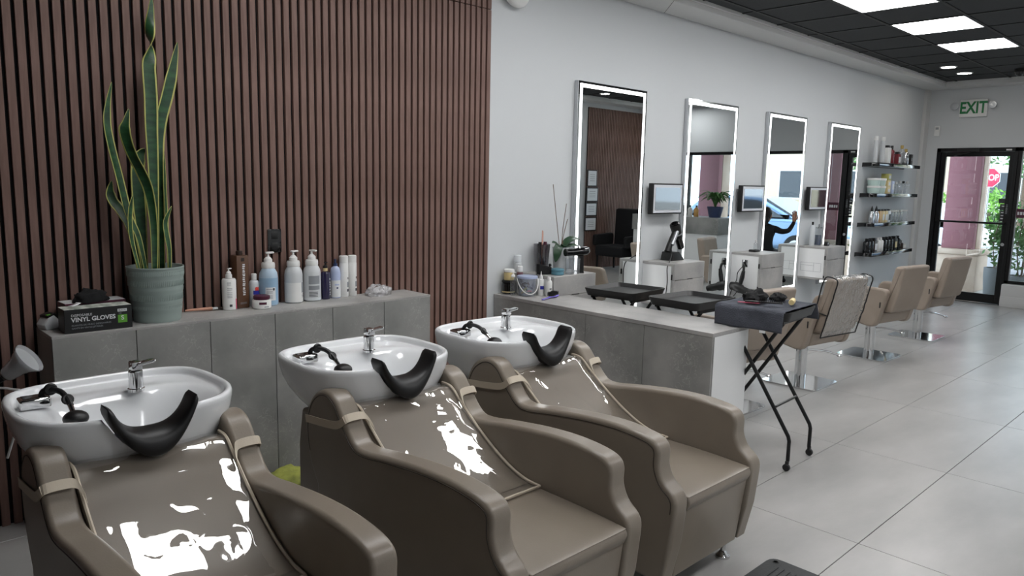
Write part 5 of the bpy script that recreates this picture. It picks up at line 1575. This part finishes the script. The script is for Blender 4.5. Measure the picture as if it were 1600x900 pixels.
def leaf_cloud(n, radii, size, seed, centre=(0, 0, 0), shell=0.4):
    r_ = random.Random(seed)
    b = MB()
    for _ in range(n):
        d = Vector((r_.gauss(0, 1), r_.gauss(0, 1), r_.gauss(0, 1))).normalized()*(shell+(1-shell)*r_.random())
        p = Vector((d.x*radii[0], d.y*radii[1], d.z*radii[2]))+Vector(centre)
        q = Euler((r_.uniform(0, 6.3), r_.uniform(0, 6.3), r_.uniform(0, 6.3))).to_matrix()
        s_ = size*r_.uniform(0.6, 1.3)
        b.add([p+q @ Vector(c_)*s_ for c_ in ((0, -1, 0), (0.45, 0, 0.1), (0, 1, 0), (-0.45, 0, 0.1))], [(0, 1, 2, 3)])
    return b
t = thing('potted_fern', 'bushy fern in a dark pot on the reception desk', 'plant', (7.27, -2.72, 1.0205))
MB().lathe([(0, 0), (0.09, 0), (0.13, 0.17), (0.12, 0.17), (0.10, 0.15), (0, 0.15)], seg=24).build('pot', 'navy', t)
for k in range(46):
    a2 = k*2.399
    l_ = 0.22+0.14*((k*7) % 5)/5
    ribbon([(0, 0, 0.15), (math.cos(a2)*l_*0.4, math.sin(a2)*l_*0.4, 0.15+l_*0.75), (math.cos(a2)*l_, math.sin(a2)*l_, 0.15+l_*(0.35+0.5*((k*3) % 7)/7))], 0.034, 'leaf', t, mats=('leaf_fern', 'leaf_fern'), face=(math.cos(a2)*0.3, math.sin(a2)*0.3, 0.9))
for k, (y_, m) in enumerate(((-3.02, 'amber'), (-3.14, 'white_plastic'), (-3.25, 'dark_glass'))):
    lathes('desk_bottle', '%s bottle standing on the reception desk' % ['amber', 'white', 'dark'][k], 'bottle', (7.2, y_, 1.0205), [('bottle', bot(0.04, 0.16), m), ('cap', cylp(0.015, 0.154, 0.18, 0.002), 'black_plastic')])
# black armchair
t = thing('waiting_chair', 'black padded armchair in the waiting corner seen in the first mirror', 'chair', (7.15, -4.545, 0), R(90))
MB().rprism(rpoly([(-0.28, 0.25), (0.28, 0.25), (0.28, 0.44), (-0.28, 0.44)], 0.05), -0.30, 0.30, 0.03).build('seat', 'fabric_black', t)
MB().rprism(rpoly([(-0.36, 0.40), (-0.24, 0.40), (-0.28, 1.08), (-0.40, 1.08)], 0.04), -0.31, 0.31, 0.04).build('backrest', 'fabric_black', t)
for s_ in (-1, 1):
    MB().rprism(rpoly([(-0.26, 0.42), (0.26, 0.42), (0.26, 0.62), (-0.26, 0.64)], 0.05), s_*0.31, s_*0.38, 0.02).build('arm', 'fabric_black', t)
    for yy in (-0.24, 0.24):
        MB().cyl((s_*0.27, yy, 0), (s_*0.27, yy, 0.255), 0.018, 10).build('leg', 'black_metal', t)
# stool and seated person
PX, PY = 7.42, -1.92
t = thing('waiting_stool', 'low grey stool under the seated person by the window', 'stool', (PX, PY, 0))
MB().lathe([(0, 0.36), (0.18, 0.36), (0.20, 0.375), (0.20, 0.405), (0.18, 0.42), (0, 0.42)], seg=28).build('seat', 'leather_chair', t)
for k in range(4):
    a2 = PI/4+k*PI/2
    MB().cyl((0.15*math.cos(a2), 0.15*math.sin(a2), 0), (0.11*math.cos(a2), 0.11*math.sin(a2), 0.36), 0.014, 8).build('leg', 'steel', t)
def skinned(name, V, E, Rr, m, parent, root=0):
    me = bpy.data.meshes.new(name)
    me.from_pydata([tuple(v) for v in V], E, [])
    me.materials.append(MATS[m])
    o = bpy.data.objects.new(name, me)
    link(o, parent)
    o.modifiers.new('skin', 'SKIN').use_smooth_shade = True
    for i, v in enumerate(me.skin_vertices[0].data):
        r_ = Rr[i]
        v.radius = r_ if isinstance(r_, tuple) else (r_, r_)
        v.use_root = (i == root)
    ss = o.modifiers.new('sub', 'SUBSURF')
    ss.levels = 2
    ss.render_levels = 2
    return o
pe = thing('person', 'person in black clothes sitting by the shop window with one forearm raised', 'person', (PX, PY, 0), R(-90))
# faces the back wall (+Y); left arm reaches forward with the hand up
V = [(0, 0, 0.50), (0, -0.02, 0.62), (0, -0.03, 0.76), (0, -0.02, 0.88), (0, -0.01, 0.955), (0, 0.0, 1.00),
     (0.09, 0.06, 0.49), (0.11, 0.40, 0.49), (0.11, 0.42, 0.26), (0.11, 0.42, 0.09), (0.11, 0.53, 0.04),
     (-0.09, 0.06, 0.49), (-0.11, 0.40, 0.49), (-0.11, 0.42, 0.26), (-0.11, 0.42, 0.09), (-0.11, 0.53, 0.04),
     (0.16, -0.01, 0.89), (0.21, 0.04, 0.76), (0.20, 0.13, 0.67), (0.15, 0.25, 0.585), (0.12, 0.31, 0.555),
     (-0.16, -0.01, 0.89), (-0.25, 0.05, 0.85), (-0.33, 0.10, 0.87), (-0.37, 0.15, 0.98), (-0.375, 0.16, 1.02)]
E_ = [(0, 1), (1, 2), (2, 3), (3, 4), (4, 5), (0, 6), (6, 7), (7, 8), (8, 9), (9, 10), (0, 11), (11, 12), (12, 13), (13, 14), (14, 15), (3, 16), (16, 17), (17, 18), (18, 19), (19, 20), (3, 21), (21, 22), (22, 23), (23, 24), (24, 25)]
Rr = [(0.16, 0.11), (0.14, 0.10), (0.15, 0.11), (0.14, 0.09), 0.055, 0.05, 0.095, 0.075, 0.055, 0.042, 0.035, 0.095, 0.075, 0.055, 0.042, 0.035, 0.058, 0.046, 0.040, 0.030, 0.026, 0.058, 0.046, 0.040, 0.030, 0.026]
skinned('clothed_body', V, E_, Rr, 'fabric_black', pe)
hd = MB().ball((0, 0.01, 1.09), 0.1, 24, 16, sc=(0.76, 0.95, 1.15))
vs = []
for v in hd.v:
    p = Vector(v)
    if p.y > 0.06 and abs(p.x) < 0.018 and 1.06 < p.z < 1.10:
        p.y += 0.018
    if p.z < 1.05 and p.y > 0:
        p.x *= 0.86
    vs.append(tuple(p))
hd.v = vs
he = hd.build('head', 'skin', pe, smooth=60)
for s_ in (-1, 1):
    MB().ball((s_*0.030, 0.095, 1.10), 0.010, 10, 8, sc=(1.2, 0.5, 0.8)).build('eye', 'ink', he)
    MB().ball((s_*0.077, 0.005, 1.085), 0.022, 10, 8, sc=(0.4, 0.8, 1.2)).build('ear', 'skin', he)
MB().ball((0, 0.092, 1.035), 0.02, 10, 8, sc=(1.2, 0.4, 0.35)).build('mouth', 'mauve', he)
hr = MB().ball((0, -0.012, 1.115), 0.105, 24, 16, sc=(0.84, 0.98, 1.05))
hr.v = [((x_), (y_ if y_ < 0.05 else 0.05+(y_-0.05)*0.25), (z_ if z_ > 1.10 or y_ < 0.0 else z_+(1.12-z_)*0.9)) for x_, y_, z_ in hr.v]
hr.ball((0, -0.06, 1.02), 0.075, 18, 12, sc=(1.0, 0.6, 1.4))
hr.build('hair', 'hair', pe, smooth=60)
for (wr_, dirv, side, nm) in (((-0.375, 0.16, 1.02), Vector((0.05, 0.12, 1)).normalized(), Vector((1, 0, 0)), 'hand'), ((0.12, 0.31, 0.555), Vector((-0.3, 0.9, -0.25)).normalized(), Vector((0.95, 0.3, 0)), 'hand')):
    wv = Vector(wr_)
    V = [wv-dirv*0.03, wv+dirv*0.03, wv+dirv*0.075]
    E_ = [(0, 1), (1, 2)]
    Rr = [0.026, (0.034, 0.02), (0.038, 0.018)]
    cn = dirv.cross(side).normalized()
    for k, l_ in enumerate((0.062, 0.072, 0.068, 0.052)):
        o_ = side*(k-1.5)*0.019
        i0 = len(V)
        V += [wv+dirv*0.085+o_, wv+dirv*(0.085+l_*0.5)+o_-cn*0.006, wv+dirv*(0.085+l_)+o_-cn*0.022]
        E_ += [(2, i0), (i0, i0+1), (i0+1, i0+2)]
        Rr += [0.0095, 0.009, 0.008]
    i0 = len(V)
    V += [wv+dirv*0.035-side*0.040, wv+dirv*0.065-side*0.058-cn*0.01, wv+dirv*0.09-side*0.062-cn*0.02]
    E_ += [(1, i0), (i0, i0+1), (i0+1, i0+2)]
    Rr += [0.012, 0.010, 0.009]
    skinned(nm, V, E_, Rr, 'skin', pe)

# ================================================================== outside
st(MB().bb(XR+0.2, 11.8, -14, 8, -0.20, -0.02).build('ground_sidewalk', 'sidewalk', smooth=0), 'pale concrete sidewalk outside the door', 'sidewalk')
st(MB().bb(11.8, 24, -40, 50, -0.30, -0.14).build('ground_road', 'asphalt', smooth=0), 'grey street outside', 'road')
st(MB().bb(24, 55, -40, 50, -0.25, -0.05).build('ground_far_sidewalk', 'sidewalk', smooth=0), 'sidewalk on the far side of the street', 'sidewalk')
st(MB().bb(XR, XR+0.21, DY1, DY0, -0.05, 0.006).build('trim_4', 'steel', smooth=0), 'metal door threshold', 'trim')
st(MB().bb(XR+0.2, 10.75, -14, 8, 3.2, 3.4).build('ceiling_arcade', 'paint_trim', smooth=0), 'soffit of the arcade outside', 'ceiling')
def column(label, y0, y1):
    t = thing('arcade_column', label, 'column', (9.72, 0, -0.02), group='pink arcade columns')
    MB().bb(0, 0.13, y0, y1, 0.65, 3.22).build('shaft', 'stucco', t, bevel=0.004)
    MB().bb(0.131, 0.42, y0-0.01, y1+0.01, 0.65, 3.22).build('pilaster', 'stone', t, bevel=0.01)
    MB().bb(-0.10, 0.50, y0-0.10, y1+0.10, 0, 0.56).build('plinth', 'stone', t, bevel=0.01)
    MB().bb(-0.13, 0.53, y0-0.13, y1+0.13, 0.561, 0.649).build('plinth_cap', 'stone', t, bevel=0.03, bseg=3)
    return t
column('pink stucco column on a stone plinth straight outside the glass door', -0.395, 0.045)
column('pink stucco column seen in the fourth mirror', -2.24, -1.80)
column('pink stucco column seen in the second mirror', -4.58, -4.16)
# arch between the columns
for k, (ya, yb_, l) in enumerate(((-1.78, -0.42, 'pale stone arch between the two nearer columns'), (-4.14, -2.26, 'pale stone arch between the two further columns'))):
    t = thing('arcade_arch', l, 'arch', (9.88, 0, 0), group='arcade arches')
    pts = [(ya+0.001, 3.17), (ya+0.001, 2.2)]
    c_ = (ya+yb_)/2
    rr = (yb_-ya)/2-0.10
    arc_ = [(c_-rr*math.cos(PI*i/24), 2.2+0.85*math.sin(PI*i/24)) for i in range(25)]
    MB().prism(pts+arc_+[(yb_-0.001, 2.2), (yb_-0.001, 3.17)], 0, 0.25, 'x').build('arch', 'facade_cream', t, smooth=0)
    MB().tube([(-0.02, p[0], p[1]) for p in arc_], 0.045, 8).build('moulding', 'stone', t)

def pot_shrub(label, x, y, r, h, ph, seed):
    t = thing('potted_shrub', label, 'plant', (x, y, -0.02), group='potted shrubs outside')
    MB().lathe([(0, 0), (r*0.72, 0), (r*0.85, 0.03), (r, ph*0.7), (r, ph), (r*0.9, ph), (r*0.88, ph*0.9), (0, ph*0.9)], seg=28).build('planter', 'planter', t)
    MB().lathe([(0, ph*0.905), (r*0.87, ph*0.906)], seg=20).build('soil', 'soil', t)
    for k in range(5):
        a2 = k*1.3
        MB().tube(cr([(0.03*math.cos(a2), 0.03*math.sin(a2), ph*0.9), (0.1*math.cos(a2), 0.1*math.sin(a2), ph+h*0.4), (0.2*math.cos(a2*1.3), 0.2*math.sin(a2*1.3), ph+h*0.85)], 3), 0.008, 5).build('stem', 'bark', t)
    tag(leaf_cloud(420, (r*1.5, r*1.3, h*0.52), 0.045, seed, (0, 0, ph+h*0.5), 0.15).build('foliage', 'leaf_tree', t, smooth=0), kind='stuff')
pot_shrub('leafy shrub in a round grey planter right outside the door', 9.5, -0.79, 0.16, 0.95, 0.42, 5)
pot_shrub('leafy shrub in a grey planter outside the shop window', 9.2, -1.16, 0.17, 1.15, 0.36, 6)
# stop sign
t = thing('stop_sign', 'red octagonal STOP sign on a post across the street, half hidden by the column', 'street sign', (27.0, 3.72, -0.05))
oc_ = [(0.36*math.cos(PI/8+k*PI/4), 2.05+0.36*math.sin(PI/8+k*PI/4)) for k in range(8)]
MB().prism(oc_, 0.0, 0.01, 'x').build('border', 'white_label', t, smooth=0)
MB().prism([(a*0.93, 2.05+(b-2.05)*0.93) for a, b in oc_], -0.006, -0.0005, 'x').build('plate', 'stop_red', t, smooth=0)
text('STOP', 0.30, 'white_label', t, (-0.009, 0, 2.05), FACE_X, bold=0.008, sx=0.80, name='lettering')
MB().cyl((0.04, 0, 0), (0.04, 0, 2.5), 0.035, 10).build('post', 'steel', t)
# hedge and street trees
def tree(label, x, y, h, cr_, seed, n=1100, sz=0.16):
    t = thing('street_tree', label, 'tree', (x, y, -0.1), group='street trees')
    MB().tube(cr([(0, 0, 0), (0.05, 0.02, h*0.35), (0, 0, h*0.7)], 4), [0.16, 0.15, 0.14, 0.13, 0.12, 0.11, 0.10, 0.08, 0.06], 10).build('trunk', 'bark', t)
    tag(leaf_cloud(n, (cr_, cr_, h*0.36), sz, seed, (0, 0, h*0.72), 0.3).build('foliage', 'leaf_tree', t, smooth=0), kind='stuff')
tree('street tree behind the stop sign', 34.5, 4.2, 6.2, 2.0, 31)
tree('street tree left of the column seen through the door', 34.5, 9.2, 6.2, 2.2, 32)
tree('street tree further down the street, seen in the second mirror', 17.5, -12.5, 5.5, 2.2, 33)
tree('street tree opposite the shop window', 28, -8.5, 5.8, 2.4, 34)
for k, (y_, l) in enumerate(((2.0, 'clipped light green bush below the stop sign'), (-0.3, 'clipped light green bush right of the stop sign'), (4.3, 'clipped light green bush left of the column'))):
    t = thing('bush', l, 'bush', (29.5, y_+2.2, -0.05), group='bushes across the street')
    tag(leaf_cloud(900, (0.8, 1.0, 0.85), 0.10, 50+k, (0, 0, 0.85), 0.5).build('foliage', 'leaf_bush', t, smooth=0), kind='stuff')
    MB().cyl((0, 0, 0), (0, 0, 0.8), 0.05, 8).build('stem', 'bark', t)
# cars
def car(label, x, y, rz, m, h=1.45):
    t = thing('parked_car', label, 'car', (x, y, -0.14), rz, group='parked cars')
    body = [(-2.15, 0.35), (-2.2, 0.62), (-2.05, 0.86), (-1.2, 0.95), (1.3, 0.96), (2.0, 0.80), (2.22, 0.62), (2.2, 0.33), (1.75, 0.28), (-1.7, 0.28)]
    MB().rprism(rpoly(body, 0.12, 4), -0.88, 0.88, 0.10, 'y').build('body', m, t, smooth=50)
    cab = [(-1.75, 0.94), (-1.15, h-0.06), (-0.5, h), (0.35, h-0.03), (1.25, 0.95)]
    MB().rprism(rpoly(cab, 0.15, 4), -0.74, 0.74, 0.10, 'y').build('roof', m, t, smooth=50)
    win = [(-1.45, 0.985), (-1.05, h-0.12), (-0.45, h-0.07), (0.3, h-0.10), (1.0, 0.985)]
    for s_ in (-1, 1):
        MB().prism(rpoly([(p[0], p[1]) for p in win], 0.06), s_*0.741, s_*0.748, 'y').build('side_window', 'car_glass', t, smooth=0)
        for wx in (-1.35, 1.38):
            w_o = MB().lathe([(0, -0.10), (0.27, -0.10), (0.32, -0.07), (0.32, 0.07), (0.27, 0.10), (0, 0.10)], c=(wx, s_*0.80, 0.32), M=Matrix.Rotation(PI/2, 3, 'X'), seg=24).build('wheel', 'tyre', t)
            MB().lathe([(0, -0.105), (0.19, -0.105), (0.19, 0.105), (0, 0.105)], c=(wx, s_*0.80, 0.32), M=Matrix.Rotation(PI/2, 3, 'X'), seg=18).build('rim', 'steel', w_o)
    MB().prism([(0.42, h-0.06), (1.18, 0.985), (1.24, 0.99), (0.48, h-0.04)], -0.62, 0.62, 'y').build('windscreen', 'car_glass', t, smooth=0)
car('pale blue parked car outside the shop window', 13.4, -5.2, PI/2, 'car_blue')
car('white parked car seen left of the column', 14.2, 2.6, PI/2, 'car_white')
car('red parked car further along the street', 13.6, -10.4, PI/2, 'car_red')
# facades across the street
def facade(label, x, y0, y1, h, m, nwin, floors):
    t = thing('street_building', label, 'building', (x, 0, -0.05), group='buildings across the street')
    wl = MB().bb(0, 4, y0, y1, 0, h).build('wall', m, t, smooth=0)
    MB().bb(-0.15, 0, y0, y1, h-0.4, h).build('cornice', 'facade_white', t, smooth=0)
    for f in range(floors):
        for k in range(nwin):
            yc = y0+(y1-y0)*(k+0.5)/nwin
            z0 = 0.9+f*3.0
            wf = MB().bb(-0.05, -0.001, yc-0.75, yc+0.75, z0, z0+1.7).build('window', 'facade_white', t, smooth=0)
            MB().bb(-0.06, -0.051, yc-0.65, yc+0.65, z0+0.1, z0+1.6).build('pane', 'car_glass', wf, smooth=0)
facade('white low building behind the stop sign', 40, -4, 8, 6.2, 'facade_white', 4, 2)
facade('cream low building left of the column', 41, 8.5, 20, 7.0, 'facade_cream', 3, 2)
facade('cream building opposite the shop window', 38, -18, -5, 6.5, 'facade_cream', 4, 2)

# small sign hanging in the shop window beside the door
t = thing('window_sign', 'small maroon sign with white print in the shop window right of the door', 'sign', (XR+0.012, -1.30, 1.245))
MB().bb(-0.004, 0.004, -0.09, 0.09, -0.06, 0.06).build('board', 'maroon', t, bevel=0.002, bseg=1)
for i, (a, b) in enumerate(((0.055, 0.075), (0.02, 0.045), (-0.02, 0.01), (-0.05, -0.03))):
    MB().bb(-0.0055, -0.0042, a, b, -0.02, 0.02).build('print', 'white_label', t, smooth=0)
MB().cyl((0, -0.06, 0.06), (0, -0.06, 0.80), 0.0015, 5).cyl((0, 0.06, 0.06), (0, 0.06, 0.80), 0.0015, 5).build('cord', 'steel', t)
